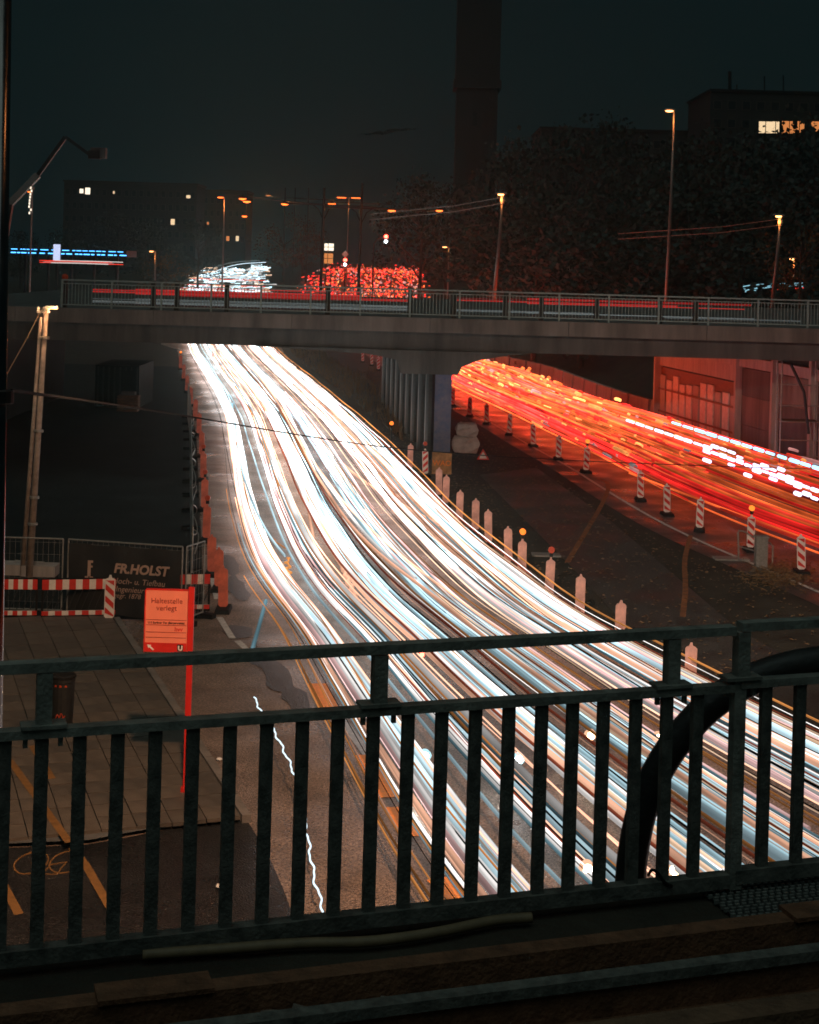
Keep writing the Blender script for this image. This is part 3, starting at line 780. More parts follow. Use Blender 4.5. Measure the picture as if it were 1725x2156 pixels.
beacon('pale pink beacon left of the striped one at the pier foot', P(863,990), 'pink', 0)
beacon('striped red white beacon standing before the barrier board near the pavement', P(229,1312), 'wht', .05, None, None, -1)
for (x, y, lab) in ((767,793,'leftmost'),(786,800,'middle'),(800,810,'rightmost')):
    beacon('%s of three small striped beacons seen under the overpass left of the pier' % lab, P(x-3, y-30), 'wht', 0, None, 'small beacons under the overpass', 1)
lft = [(470,1287,0),(461,1243,0),(446,1212,0),(434,1140,'off'),(430,1075,'off'),(428,1012,'off'),(425,962,0),(419,917,0),(411,884,0),(402,855,0),(393,826,0),(386,800,0),(380,778,'on')]
for i, (x, y, l) in enumerate(lft):
    extra = {'on':' with a glowing amber lamp', 'off':' with an unlit red lamp'}.get(l, '')
    beacon('%s red beacon back in the left row by the fence%s' % (ORD[i], extra), P(x, y), 'red', R.uniform(-.1,.25), l, 'red beacons along the site fence')
# lit flashers near the pier
for (x, y, lab) in ((823,893,'lit amber flasher on a short post left of the pier piles'),):
    b = P(x, y+62); t = thing('warning_flasher', lab, 'warning lamp', b)
    hh = D(x, y, b.y).z
    obj('post', MB().tube([(0,0,0),(0,0,hh-.12)], .03, 8), M['blk'], t)
    obj('housing', MB().box((0,0,hh-.08), (.12,.1,.1)), M['blk'], t)
    obj('lens', MB().sphere((0,0,hh+.04), .1, 6), M['beaconlit'], t)
# fence along the left row
fp = [Vector((interp(fence_x, y)-.35, y, 0)) for y in [40.5+i*3.5 for i in range(14)]]
for i in range(13):
    fence_panel('wire fence panel standing along the left road edge behind the red beacons', fp[i], fp[i+1], 1.95, 'fence panels along the road')
pts = []
for i in range(40):
    y = 41+i*.9; pts.append(Vector((interp(fence_x, y)-.28+.14*math.sin(i*1.7), y, 1.15+.32*math.sin(i*1.15)+.15*math.sin(i*.43))))
tag(obj('lamp_cable', MB().tube(smooth_pts(pts), .018, 5), M['gal']), 'pale cable draped in loops along the left site fence', 'cable')

# bus stop notice
sp = P(391,1682)
sg = thing('bus_stop_sign', 'salmon red bus stop notice board on a tall red post', 'sign', sp)
tpz = D(404,1236,sp.y)-sp
obj('post', MB().bar((0,0,0), (tpz.x,0,tpz.z), .10, .06), M['signred'], sg)
k_ = sp.y/F
def sx(px, py): q = D(px, py, sp.y)-sp; return q.x, q.z
x0, zt = sx(309,1241); x1, _ = sx(397,1238); _, zb = sx(350,1372)
pn = obj('panel', MB().box(((x0+x1)/2, -.02, (zt+zb)/2), (x1-x0, .05, zt-zb)), M['signface'], sg)
obj('frame', MB().bar((x0,-.02,zt+.012),(x1,-.02,zt+.012),.06,.02).bar((x0-.01,-.02,zt),(x0-.01,-.02,zb),.02,.06,Vector((0,1,0))), M['signred'], pn)
_, z1 = sx(350,1352)
obj('red_band', MB().box(((x0+x1)/2, -.049, (z1+zb)/2), (x1-x0-.004, .006, z1-zb-.004)), M['signred'], pn)
for yy in (1304,1315,1330,1341): 
    _, zz = sx(350, yy); obj('rule_line', MB().box(((x0+x1)/2, -.048, zz), (x1-x0-.02, .005, .007)), M['signdark'], pn)
cxm = (x0+x1)/2
put_text('lettering', 'Haltestelle', .125, M['signdark'], pn, cxm, -.05, sx(350,1269)[1], align='CENTER')
put_text('lettering', 'verlegt', .125, M['signdark'], pn, cxm, -.05, sx(350,1284)[1], align='CENTER')
put_text('lettering', 'U S Berliner Tor (Bürgerweide)', .048, M['blk'], pn, cxm, -.05, sx(350,1312)[1], align='CENTER', bold=.001)
put_text('lettering', 'hvv', .10, M['signred'], pn, x1-.21, -.05, sx(350,1327)[1], bold=.002)
bxu = obj('symbol_square', MB().box((x1-.105, -.054, (z1+zb)/2), (.10,.006,.11)), M['blk'], pn)
put_text('lettering', 'U', .11, M['wht'], bxu, x1-.142, -.059, (z1+zb)/2-.04, bold=.006)
ar = Matrix.Translation((x0+.10, -.054, (z1+zb)/2)) @ Matrix.Rotation(rad(-50), 4, 'Y')
obj('arrow', MB().prism([(-.014,-.07),(.014,-.07),(.014,.015),(.04,.015),(0,.07),(-.04,.015),(-.014,.015)], .006, ar), M['wht'], pn)
obj('base', MB().box((0,0,.1), (.16,.14,.2)), M['signred'], sg)
# litter bin
tb = P(130,1545); tbn = thing('litter_bin', 'dark round litter bin with red marks on the dim pavement', 'bin', tb+Vector((0,0,.1)))
obj('body', MB().lathe((0,0,0), [(.19,0),(.20,.05),(.225,.9),(.235,.92),(.235,.98),(.2,.99)], 18), M['dark'], tbn, shade=False)
obj('rim', MB().lathe((0,0,.99), [(.245,0),(.25,.03),(.21,.06)], 18), M['blk'], tbn)
for k in range(5): obj('reflector', MB().box((.2*math.sin(k*.5-1.0), -.2*math.cos(k*.5-1.0)-.02, .86), (.04,.012,.04), k*.5-1.0), M['lens'], tbn)
obj('scrawl', MB().tube(smooth_pts([Vector((x_*.1-.08, -.236+abs(x_*.1-.08)*.25, z_*.1+.22)) for x_, z_ in ((0,0),(.3,1.4),(.8,.2),(1.0,1.6),(1.5,.6),(1.2,.1),(1.8,.9))], 2), .008, 5), M['lens'], tbn)
# litter on asphalt
for i, (x, y, lab) in enumerate(((462,1602,'white crumpled wrapper on the asphalt beside the kerb'),(462,1870,'pale crumpled paper on the dark asphalt'))):
    b = P(x, y); mb = MB().sphere(b+Vector((0,0,.03)), .06, 4, .5)
    tag(obj('litter', mb, M['wht']), lab, 'litter')

# ------------------------------------------------------------------ median things
b = P(980,952); t = thing('rubble_bags', 'dirty white bulk bag of rubble beside the pier', 'bulk bag', b)
for (dx, dz, w, h) in ((0,.38,1.3,.76),(.05,1.1,1.05,.6)):
    mb = MB().box((dx,0,dz), (w,.9,h)); bmx = bmesh.new(); me = mb.mesh('bag', M['bag']); bmx.from_mesh(me)
    bmesh.ops.subdivide_edges(bmx, edges=bmx.edges, cuts=4, use_grid_fill=True)
    for v in bmx.verts:
        q = v.co-Vector((dx,0,dz)); s = 1-.22*((abs(q.x)/(w/2))**2*(abs(q.z)/(h/2))**2)
        v.co = Vector((dx,0,dz))+Vector((q.x*s, q.y*s, q.z))+Vector((R.uniform(-.05,.05), R.uniform(-.05,.05), R.uniform(-.04,.04)))
    bmx.to_mesh(me); link('bag', me, t)
b = P(930,1000); t = thing('plywood_board', 'sprayed orange plywood board leaning at the pier foot', 'board', b)
obj('sheet', MB().box((0,.05,.5), (.85,.03,.95)), M['board'], t); obj('batten', MB().box((0,.085,.25), (.8,.035,.06)), M['timber'], t)
put_text('lettering', 'WAO', .32, M['orange'], t, -.4, .03, .4, bold=.01)
b = P(1017,975); t = thing('warning_sign', 'small red triangular warning sign standing on the dark median', 'sign', b)
obj('plate', MB().prism([(-.3,.15),(.3,.15),(0,.66)], .02), M['red'], t)
obj('face', MB().prism([(-.19,.21),(.19,.21),(0,.53)], .008, Matrix.Translation((0,-.016,0))), M['wht'], t)
obj('stand', MB().bar((0,.02,.15),(0,.2,0), .03), M['dark'], t)
b = P(1602,1192); t = thing('control_cabinet', 'grey steel control cabinet on the median near the right edge', 'cabinet', b)
cb = obj('body', MB().box((0,0,.45), (.36,.3,.9)), M['gal'], t); obj('lid', MB().box((0,0,.92), (.42,.36,.05)), M['gal'], t); obj('door', MB().box((0,-.155,.45), (.31,.012,.8)), M['gal'], t)
b = P(1592,1185); t = thing('guard_rail', 'tubular steel guard rail round the grey cabinet', 'guard rail', b)
def q_(px, py): return D(px, py, b.y)-b
obj('hoop', MB().tube([q_(1556,1178), q_(1555,1122), q_(1556,1117), q_(1570,1120), q_(1588,1132)], .028, 7), M['gal'], t)
obj('hoop', MB().tube([q_(1605,1140), q_(1622,1143), q_(1628,1150), q_(1627,1195)], .028, 7), M['gal'], t)
obj('cross_tube', MB().tube([q_(1556,1150), q_(1590,1160)], .022, 6), M['gal'], t)
for (x, y, w, lab) in ((1540,1178,1.1,'flat steel cover plate beside the guard rail'),(1150,1170,.9,'flat steel plate lying on the median behind the unlit lamp')):
    o = obj('cover_plate', MB().box(P(x, y)+Vector((0,0,.03)), (w,.5,.05)), M['gal']); tag(o, lab, 'plate')
# leaves and dead weeds on the median
mb = MB()
for i in range(4200):
    y = R.uniform(34, 84); x = interp(WR, y)+1+R.random()*max(.5, interp(RL, y)-2.2-interp(WR, y)-1)
    if R.random() < .4: q = P(R.gauss(1640,40), R.gauss(1210,16)); x, y = q.x, q.y
    a = R.uniform(0, 6.28); s = R.uniform(.03,.08); zz = R.uniform(.01,.05)
    dx, dy = s*math.cos(a), s*math.sin(a)
    mb.poly([(x-dx, y-dy, zz), (x+dy*.5, y-dx*.5, zz+R.uniform(0,.03)), (x+dx, y+dy, zz), (x-dy*.5, y+dx*.5, zz+R.uniform(0,.03))])
tag(obj('fallen_leaves', mb, mat('fallen_leaf', (.2,.12,.055), .6, 0, .4, 3)), kind='stuff')
mb = MB()
for i in range(2600):
    y = R.uniform(75, 150) if R.random() < .7 else R.uniform(66, 84)
    x0 = interp(WR, y)+1.6; x = x0+R.random()*3.2
    if y < 100 and x > D(850,800,y).x: continue
    h = R.uniform(.15,.8); a = R.uniform(0,6.28)
    mb.poly([(x, y, gz(y)), (x+.05, y, gz(y)), (x+.2*math.cos(a)*h, y+.2*math.sin(a), gz(y)+h)])
tag(obj('weeds', mb, M['leafa']), kind='stuff')
# container and stacks under the left of the overpass
c = P(205,880); t = thing('site_container', 'dark site container standing under the left end of the overpass', 'container', c+Vector((0,8,0)))
obj('body', MB().box((0,0,1.3), (2.6,5,2.5)), M['site'], t)
for k in range(8): obj('rib', MB().box((-1.15+k*.33,-2.53,1.3), (.09,.06,2.3)), M['dark'], t)
obj('door', MB().box((.7,-2.575,1.2), (.9,.03,2.1)), M['site'], t)
for i, (px, py) in enumerate(((270,866),(232,858))):
    c = P(px, py); t = thing('pallet_stack', ('pile of timber pallets right of the dark site container','low pile of timber before the dark site container')[i], 'pallets', c)
    for k in range(6-2*i): obj('pallet', MB().box((R.uniform(-.04,.04),0,.08+k*.16), (1.2,.8,.11)), M['timber'], t)
    obj('pallet_top', MB().box((0,0,.1+(6-2*i)*.16), (.8,.5,.18)), M['conc_d'], t)
# abutment at the left end
ab = D(60,760,66).x
tag(obj('abutment', MB().box((ab-14, 78.2, 2.85), (18, 34, 5.5)), M['site']), 'dark concrete abutment carrying the left end of the overpass', 'abutment')

# ------------------------------------------------------------------ light trails
WC = [('cool', (.62,.86,.96)), ('white', (1,.95,.92)), ('ice', (.50,.76,.86)), ('warm', (1,.66,.44)), ('peach', (1,.52,.34)), ('pink', (1,.62,.60)), ('steel', (.28,.52,.62)), ('ember', (.75,.15,.07)), ('amber', (1,.38,.10))]
WM = {n: trail_mat('trail_'+n, c, *({'ember':(.35,1.0),'steel':(.4,2.5),'amber':(.6,1.6)}.get(n, (1.25,5.6))), 24, 76, tail=.55) for n, c in WC}
def wtrail(t, z, r, y0, y1, wob, ph, jag=0):
    pts = []; y = y0
    while y < y1:
        a, b = interp(WL, y), interp(WR, y); w = b-a
        x = a+t*w+wob*math.sin(y*.055+ph)+wob*.35*math.sin(y*.17+ph*2)
        zz = z+.02*math.sin(y*.5+ph)+(jag*math.sin(y*9) if jag else 0)
        pts.append(Vector((x, y, gz(y)+zz))); y += max(1.0, y*.03) if not jag else .12
    return pts
lanes = [(1/6, 'leftmost'), (.5, 'middle'), (5/6, 'rightmost')]
WTS = [[6,6,3,2.4,1.6,2.4,1.6,.6,.9],[5,5,2.6,3.5,2.8,2.4,1.4,1,.6],[3,3.5,2.4,4.2,4.2,2.2,1.4,1.6,1.2]]
for li, (tc, lname) in enumerate(lanes):
    fine = {}; wts = WTS[li]
    for i in range(13):                                  # broad bands of many overlapping lamps
        cn = R.choice(('white','cool','cool','warm','pink','white') if i < 8 else ('cool','white','warm','peach','ember'))
        o = obj('light_trail', MB().glow(wtrail(tc+(-1 if i % 2 else 1)*R.gauss(.085,.014 if i < 8 else .026), R.gauss(.6,.04) if i < 8 else R.gauss(.45,.04), 0, 14 if i < 5 or i > 7 else R.uniform(26,44), R.uniform(230,290), R.uniform(.03,.1), R.uniform(0,6.28)), R.uniform(.06,.12), 12), WM[cn])
        tag(o, 'broad glowing headlight band of the %s lane of white traffic curving out from the overpass' % lname, 'light trail', 'broad white light bands of the %s lane' % lname)
    for i in range(40):
        side = -1 if i % 2 else 1
        off = side*R.gauss(.085,.015 if i % 5 < 4 else .04) if i < 37 else R.uniform(-.14,.14)
        cn = R.choices([c[0] for c in WC], wts)[0]
        ys, ye = (14, R.uniform(220,300))
        if R.random() < .25: ys = R.uniform(18, 60)
        if R.random() < .18: ye = R.uniform(60, 120)
        z = R.gauss(.66,.06) if cn not in ('ember','amber') else R.uniform(.7,1.3)
        if R.random() < .05 and li < 2: z = R.uniform(1.5,2.2)
        r = R.choice((.014,.018,.025,.032,.042)) if cn not in ('ember','amber','steel') else R.choice((.012,.016,.022))
        z = min(z, .85) if li == 2 else z
        pts = wtrail(min(.985, max(.015, tc+off)), z, r, ys, ye, R.uniform(.03,.12), R.uniform(0,6.28))
        if i < 30:
            o = obj('light_trail', MB().glow(pts, r*1.3, 8), WM[cn])
            tag(o, 'glowing headlight streak of the %s lane of white traffic curving out from the overpass' % lname, 'light trail', 'white light trails of the %s lane' % lname)
        else:
            fine.setdefault(cn, MB()).glow(pts, r*.8, 6)
    mball = None
    for _ in range(22):
        cn = R.choices(['ice','white','warm','peach','steel','ember','pink'], [3,3,3,3,3,2,2])[0]
        fine.setdefault(cn, MB()).tube(wtrail(min(.985, max(.015, tc+R.choice((-1,1))*R.gauss(.085,.026))), R.gauss(.7,.12), .01, 14, R.uniform(220,300), R.uniform(.03,.12), R.uniform(0,6.28)), R.choice((.008,.012,.016)), 6)
    for cn, mb in fine.items():
        tag(obj('fine_light_streaks', mb, WM[cn]), 'mass of hair-thin light streaks in the %s white lane' % lname, None, None, 'stuff')
pool = {}
for i in range(620):                                     # crawling queue far up the ramp: short broken gleams
    y = 232/(1-R.random()*.56); a, b = interp(WL, y), interp(WR, y); x = a+R.betavariate(1.1,.9)*(b-a)+R.gauss(0,1.2); z = gz(y)+R.uniform(.45,.95)
    ln = R.uniform(.6,5); pool.setdefault(R.choice(('white','white','cool','cool','warm','ice')), MB()).glow([(x, y, z), (x+R.uniform(-.3,.6)*ln*.3, y+ln*.5, z+R.uniform(-.05,.1)), (x+R.uniform(-.3,.9)*ln*.5, y+ln, z+R.uniform(-.1,.2))], R.uniform(.05,.16), 6)
for cn, mb in pool.items(): tag(obj('queue_light_flecks', mb, WM[cn]), 'pool of broken white gleams far up the ramp', None, None, 'stuff')
# orange flank streaks low at the left edge of the stream
for i in range(9):
    pts = wtrail(R.uniform(-.02,.05), R.uniform(.35,.9), .02, 17, R.uniform(30,60), .05, R.uniform(0,6))
    tag(obj('light_trail', MB().glow(pts, R.choice((.012,.018)), 6), WM[R.choice(['ice','amber','amber','steel','peach'])]), 'thin light streak at the left flank of the white stream near the railing', 'light trail', 'light trails on the left flank')
# dotted and wavy special trails
for (pl, z, mt, r, lab, zig) in (
    ([(535,1468),(545,1490),(572,1528),(598,1580),(625,1640),(640,1710),(652,1790),(664,1860),(682,1920)], .75, M['streak_w'], .013, 'wavy pale bicycle light trail crossing the shoulder at lower left', .02),
    ([(545,1092),(560,1122),(592,1150),(605,1155)], .5, WM['amber'], .02, 'short wavy orange trail between the two left streams', .03),
    ([(605,1175),(607,1200),(612,1230)], .5, WM['amber'], .03, 'zigzag orange blinker trail in the left lane', .06),
    ([(716,1175),(735,1230),(765,1290),(800,1345)], .6, WM['peach'], .07, 'broad zigzag salmon trail between the left and middle streams', .03),
    ([(620,930),(645,1000),(650,1080),(660,1130)], .6, WM['peach'], .05, 'short salmon trail under the cable in the middle stream', 0),
    ([(720,975),(760,1010),(850,1065),(925,1105)], .6, WM['peach'], .05, 'salmon trail of a vehicle changing lane in the middle of the road', .0),
    ([(560,1265),(545,1320),(530,1372)], .3, WM['steel'], .05, 'pale blue streak branching left onto the shoulder above the railing', 0),
    ([(490,850),(487,905),(490,940)], .6, WM['steel'], .06, 'short pale blue streak parting two lanes below the overpass', 0),
    ):
    p = smooth_pts([P(x, y, z) for x, y in pl], 3)
    if zig:
        q = []
        for a, b in zip(p, p[1:]):
            for k in range(6): q.append(a.lerp(b, k/6))
        s = 0; out = []; prev = q[0]
        for i, v in enumerate(q):
            s += (v-prev).length; prev = v
            out.append(v+Vector((zig*math.sin(s*7)+zig*.4*math.sin(s*17), 0, .3*zig*math.sin(s*9))))
        p = out
    tag(obj('light_trail', MB().glow(p, r, 6), mt), lab, 'light trail')
# headlamps caught at a standstill
hl = [(895,1590,'head','white headlamp flare behind the railing left of the centre bars'),(1092,1597,'head','white headlamp flare behind the railing at its centre'),
      (1243,1547,'headw','warm headlamp flare left of the black pipe'),(1386,1552,'headw','warm headlamp flare touching the black pipe'),
      (1236,1826,'headw','warm headlamp flare low behind the railing left of the pipe foot'),(1417,1828,'headw','warm headlamp flare low behind the railing right of the pipe foot')]
for x, y, mt, lab in hl:
    p = P(x, y, .65); t = thing('headlamp', lab, 'headlamp', p)
    obj('lens', MB().sphere((0,-.13,.02), .068, 8), M[mt], t, shade=True)
    obj('flare_halo', MB().lathe((0,.0,-.055), [(.05,-.05),(.10,0),(.12,.05),(.10,.10),(.05,.15)], 14), M['glow_w' if mt == 'head' else 'glow_o'], t, shade=True)  # glowing shape added behind the lens for the flare's coloured fringe
    lamp_light('lamp_light', (0,-.3,.05), (.9,.97,1) if mt == 'head' else (1,.7,.45), 160, .05, t)
    obj('reflector_bowl', MB().tube([(0,.031,0),(0,.12,0)], [.085,.03], 12), M['gal'], t)
p = P(889,1378,.8); t = thing('tail_lamp', 'small red lamp glowing just under the top rail', 'tail lamp', p)
obj('lens', MB().tube([(0,-.03,0),(0,.02,0)], [.05,.05], 10), M['redl'], t); obj('reflector_bowl', MB().tube([(0,.021,0),(0,.08,0)], [.055,.03], 10), M['dark'], t)

# red stream
RC = [('red', (1,.06,.03), 1.2, 8), ('deep', (1,.025,.02), .8, 10), ('orange', (1,.15,.035), 1.3, 5), ('yellow', (1,.34,.09), 1.2, 4.5), ('rose', (1,.40,.36), .7, 1.6), ('pale', (1,.78,.78), .7, 1.3)]
RM = {n: trail_mat('tail_'+n, c, a, b, 55, 108, .2, .5, 1.6, .9) for n, c, a, b in RC}
def rtrail(t, z, y0, y1, wob, ph):
    pts = []; y = y0
    while y <= y1:
        a, b = interp(RL, y), interp(RU, y)
        pts.append(Vector((a+t*(b-a)+wob*math.sin(y*.06+ph), y, gz(y)+z))); y += max(1.0, y*.03)
    return pts if len(pts) > 1 else pts+[pts[-1]+Vector((0,.5,0))]
for li, (tc, lname) in enumerate(((1/6,'near'),(.5,'middle'),(5/6,'far'))):
    for i in range(30 if li == 0 else 26):
        off = (-1 if i % 2 else 1)*R.gauss(.075,.035)
        cn = R.choices([c[0] for c in RC], [4,2,5.5,1,0,0])[0]
        y0, y1 = 22, R.uniform(190,270)
        if R.random() < .35: y0 = R.uniform(40,70)
        if R.random() < .35: y1 = R.uniform(75,140)
        o = obj('light_trail', MB().glow(rtrail(tc+off, R.gauss(.82,.12), y0, y1, R.uniform(.03,.2), R.uniform(0,6.3)), R.choice((.03,.05,.075,.10)), 8), RM[cn])
        tag(o, 'glowing tail light streak in the %s lane of the red traffic' % lname, 'light trail', 'red light trails of the %s lane' % lname)
dash = {}
for i in range(1500):
    t = min(.96, max(.07, R.choice((1/6,.5,.5,5/6,5/6))+R.gauss(0,.085))); y = R.uniform(62, 150) if R.random() < .66 else R.uniform(62, 420)
    ln = R.choice((.3,.5,.8,1.3,2.2)); cn = R.choices([c[0] for c in RC], [3,1.5,4,3.5,1.6,1.0 if y < 95 else .3])[0]
    a, b = interp(RL, y), interp(RU, y); x = a+t*(b-a); y2 = y+ln; x2 = interp(RL, y2)+t*(interp(RU, y2)-interp(RL, y2))
    z = R.gauss(.85,.1) if R.random() < .85 else R.uniform(.9,1.35)
    dash.setdefault(cn, MB()).glow([(x, y, gz(y)+z), ((x+x2)/2, (y+y2)/2, gz(y)+z+.01), (x2, y2, gz(y2)+z)], R.choice((.04,.06,.09))*(1.5 if y > 200 else 1), 6)
for i in range(1200):
    y = 225/(1-R.random()*.58); a, b = interp(RL, y), interp(RU, y); x = a+R.random()*(b-a)+R.gauss(0,1.0); z = gz(y)+R.uniform(.5,1.2)+(R.uniform(0,1.6) if R.random() < .1 else 0)
    ln = R.uniform(.6,7); dx = R.uniform(-.35,.35)-.03*ln
    dash.setdefault(R.choice(('red','red','deep','deep','orange','rose')), MB()).glow([(x, y, z), (x+dx*.5, y+ln*.5, z+.03), (x+dx, y+ln, z+R.uniform(-.1,.15))], R.uniform(.04,.13), 6)
for cn, mb in dash.items(): tag(obj('brake_light_flecks', mb, RM[cn]), 'countless short brake light flecks over the red road', None, None, 'stuff')
# pale-blue flashing dashes on the far lane
pm1 = emit('flash_blue', (.28,.62,1), 3); pm2 = emit('flash_lilac', (.72,.70,1), 2.6)
for (a, b, z, nn, mt, nm, lab) in (((1412,888),(1735,990),1.6,13,pm1,'upper','row of pale blue flashes along the upper edge of red traffic'), ((1318,884),(1500,945),1.3,9,pm2,'lower','row of lilac white flashes in the middle of the red traffic'),
                          ((1480,945),(1725,1035),1.3,14,pm2,'lowest','dense lilac white flashes at the right end of red traffic')):
    t = thing('flash_trail', lab, 'light trail', P(*a, z))
    for k in range(nn):
        for q in range(1 if nm != 'lowest' else 3):
            f0 = (k+.08+R.uniform(0,.1))/nn; f1 = (k+R.uniform(.72,.88))/nn; dy = 0 if q == 0 else R.uniform(-20,26)
            p0 = P(a[0]+(b[0]-a[0])*f0, a[1]+(b[1]-a[1])*f0+dy, z); p1 = P(a[0]+(b[0]-a[0])*f1, a[1]+(b[1]-a[1])*f1+dy, z)
            obj('flash', MB().tube([p0-t.location, p1-t.location], R.uniform(.045,.08), 8), mt, t)
for (a, b, lab) in (((1655,892),(1740,912),'thin red trail right of the scaffold foot'),((1325,996),(1745,1152),'thin orange red trail along the lower edge of the red road')):
    tag(obj('light_trail', MB().glow([P(*a,.9), P((a[0]+b[0])/2,(a[1]+b[1])/2+1,.9), P(*b,.9)], .035, 6), RM['orange']), lab, 'light trail')
# work lamp machine at the right
b = P(1657,965); t = thing('road_roller', 'small machine with bright bluish work lamps at the right edge', 'machine', b)
def m_(px, py): return D(px, py, b.y)-b
obj('cab', MB().bar(m_(1640,905), m_(1640,955), .06).bar(m_(1672,905), m_(1672,955), .06).bar(m_(1640,905), m_(1672,905), .06).box(m_(1656,945), (.7,.8,.5)), M['dark'], t)
for k, (px, py) in enumerate(((1645,915),(1663,918),(1648,932),(1660,925))): obj('lamp', MB().sphere(m_(px, py)+Vector((0,-.45,0)), .07+.02*(k % 2), 5), emit('work_lamp', (.4,.75,1), 9), t)
for px in (1645,1668): obj('wheel', MB().tube([m_(px,958)+Vector((-.1,0,0)), m_(px,958)+Vector((.1,0,0))], .28, 12), M['blk'], t)

# trails on the overpass deck
DK = (trail_mat('deck_red', (1,.05,.045), .75, .75, 20, 60, .5, .2, 1.4, 1), trail_mat('deck_white', (.75,.85,.85), .3, .3, 20, 60, .5, .2, 1.3, 1))
for i in range(26):
    red = i < 17; y = R.uniform(64.5,66.5) if not red else R.uniform(67,70)
    z = DZ+(R.uniform(.12,.35) if not red else R.uniform(.45,.85))
    xa = R.choice((D(195,640,y).x, D(285,640,y).x, D(380,640,y).x)); xb = R.choice((D(860,640,y).x, D(760,640,y).x, D(680,640,y).x))
    if i % 3 == 0: xa = D(R.choice((960,1110,1400)),650,y).x; xb = xa+R.choice((3,6,10))
    o = obj('light_trail', MB().glow([(xa, y, z), ((xa+xb)/2, y+.1, z), (xb, y+.2, z)], R.choice((.02,.03,.045)), 5), DK[0] if red else DK[1])
    tag(o, ('red tail light trail running level across the overpass deck' if red else 'dim white headlight trail running level across the overpass deck'), 'light trail', 'red trails on the overpass' if red else 'white trails on the overpass')

# ------------------------------------------------------------------ lamps beyond
def street_lamp(label, px, py, Y, base_py=None, arm=.9, h=None, col=(1,.26,.05), w=900, mt='sodium', lean=0, group=None, heads=1, lens_r=.28, wires=False):
    top = D(px, py, Y); gb = gz(Y) if base_py is None else base_py
    t = thing('street_lamp', label, 'street lamp', (top.x+arm, Y, gb))
    hh = top.z-gb
    obj('pole', MB().tube([(lean,0,0),(lean*.3,0,hh*.6),(0,0,hh+.05)], [.14,.11,.07], 10), M['pole'], t, shade=True)
    for q in range(heads):
        s = -1 if q % 2 == 0 else 1
        ax = s*abs(arm)*(1 if q < 2 else .55)
        obj('arm', MB().tube([(0,0,hh),(ax,0,hh+.1)], .045, 7), M['pole'], t)
        hd = obj('lamp_head', MB().box((ax,0,hh+.12), (.8,.3,.12), taper=.3), M['pole'], t)
        obj('lens', MB().lathe((ax,0,hh), [(.05,-.06),(lens_r,-.02),(lens_r,.05)], 10), M[mt], hd)
        lamp_light('lamp_light', (ax,-.1,hh-.35), col, w/heads, .2, t)
    if wires:
        for dz_ in (-.15,-.55):
            obj('wire', MB().tube([(0,0,hh+dz_), (-3,4,hh+dz_-.5), (-9,12,hh+dz_-1.0)], .02, 5), M['gal'], t)
        obj('insulator', MB().lathe((0,0,hh-.6), [(.12,0),(.16,.2),(.12,.5)], 8), M['wht'], t)
    return t
street_lamp('very tall street lamp rising before the dark trees at right', 1410,234,105, DZ*0+1.0, .35, lean=-.35, mt='warm', w=700, lens_r=.26)
street_lamp('street lamp with two wires beside the dark tree mass right of the tower', 1055,410,100, DZ-.2, .12, lean=-.4, mt='warm', w=420, lens_r=.2, wires=True)
street_lamp('street lamp with two wires among orange leaves at the right edge', 1640,456,100, DZ-.2, .12, lean=-.4, mt='warm', w=420, lens_r=.2, wires=True)
street_lamp('low round street lamp glowing at the far right', 1670,546,130, None, .1, mt='warm', w=500, lens_r=.28)
street_lamp('orange street lamp with a visible pole at the left of the lamp row', 465,416,200, None, .5, w=2600, lens_r=.4)
street_lamp('four headed orange street lamp behind the twin masts', 715,416,260, None, 1.6, w=4200, heads=4, lens_r=.42)
street_lamp('small pale street lamp left of the wired lamp beyond the overpass', 955,521,210, None, -.6, w=1100, mt='warm', lens_r=.3)
street_lamp('short warm street lamp lighting a bare tree left of the white traffic', 336,530,190, None, -.5, w=700, mt='warm', lens_r=.25)
street_lamp('dim orange street lamp left of the blue light strip', 62,404,170, None, .3, w=700, lens_r=.2)
# lamps hung on span wires between the masts
masts = []
for i, (px, py, Y, lab) in enumerate(((683,395,150,'left of two dark tall masts with crossarms beyond the overpass'),(763,385,150,'right of two dark tall masts with crossarms beyond the overpass'))):
    top = D(px, py, Y); t = thing('crossarm_mast', lab, 'mast', (top.x, Y, gz(Y))); h = top.z-gz(Y)
    obj('shaft', MB().tube([(-.15,0,0),(0,0,h)], [.2,.12], 8), M['dark'], t)
    z = D(px,430 if i == 0 else 437,Y).z-gz(Y)
    obj('crossarm', MB().bar((-3.8,0,z),(3.8,0,z-.1), .16), M['dark'], t)
    obj('crossarm', MB().bar((-3.0,0,z+.5),(3.0,0,z+.4), .08), M['dark'], t)
    for s in (-1, 1): obj('strut', MB().tube([(0,0,z-1.6),(s*.5,0,z-.5),(s*1.1,0,z-.05)], .06, 6), M['dark'], t)
    masts.append(t)
for i, (px, Y) in enumerate(((601,320),(622,340),(650,300))):
    top = D(px, 395, Y); t = thing('thin_mast', ('left','middle','right')[i]+' of three thin faint masts left of the crossarm masts', 'mast', (top.x, Y, gz(Y)))
    obj('shaft', MB().tube([(0,0,0),(0,0,top.z-gz(Y))], .12, 6), M['dark'], t); obj('crossarm', MB().bar((-2,0,top.z-gz(Y)-2.2),(2,0,top.z-gz(Y)-2.2), .08), M['dark'], t)
span = [D(470,408,160), D(600,424,156), D(683,430,150), D(763,434,150), D(860,442,152), D(940,444,156)]
tag(obj('span_wire', MB().tube(smooth_pts(span), .05, 5), M['dark']), 'dark span wire carrying a row of hanging orange lamps', 'wire')
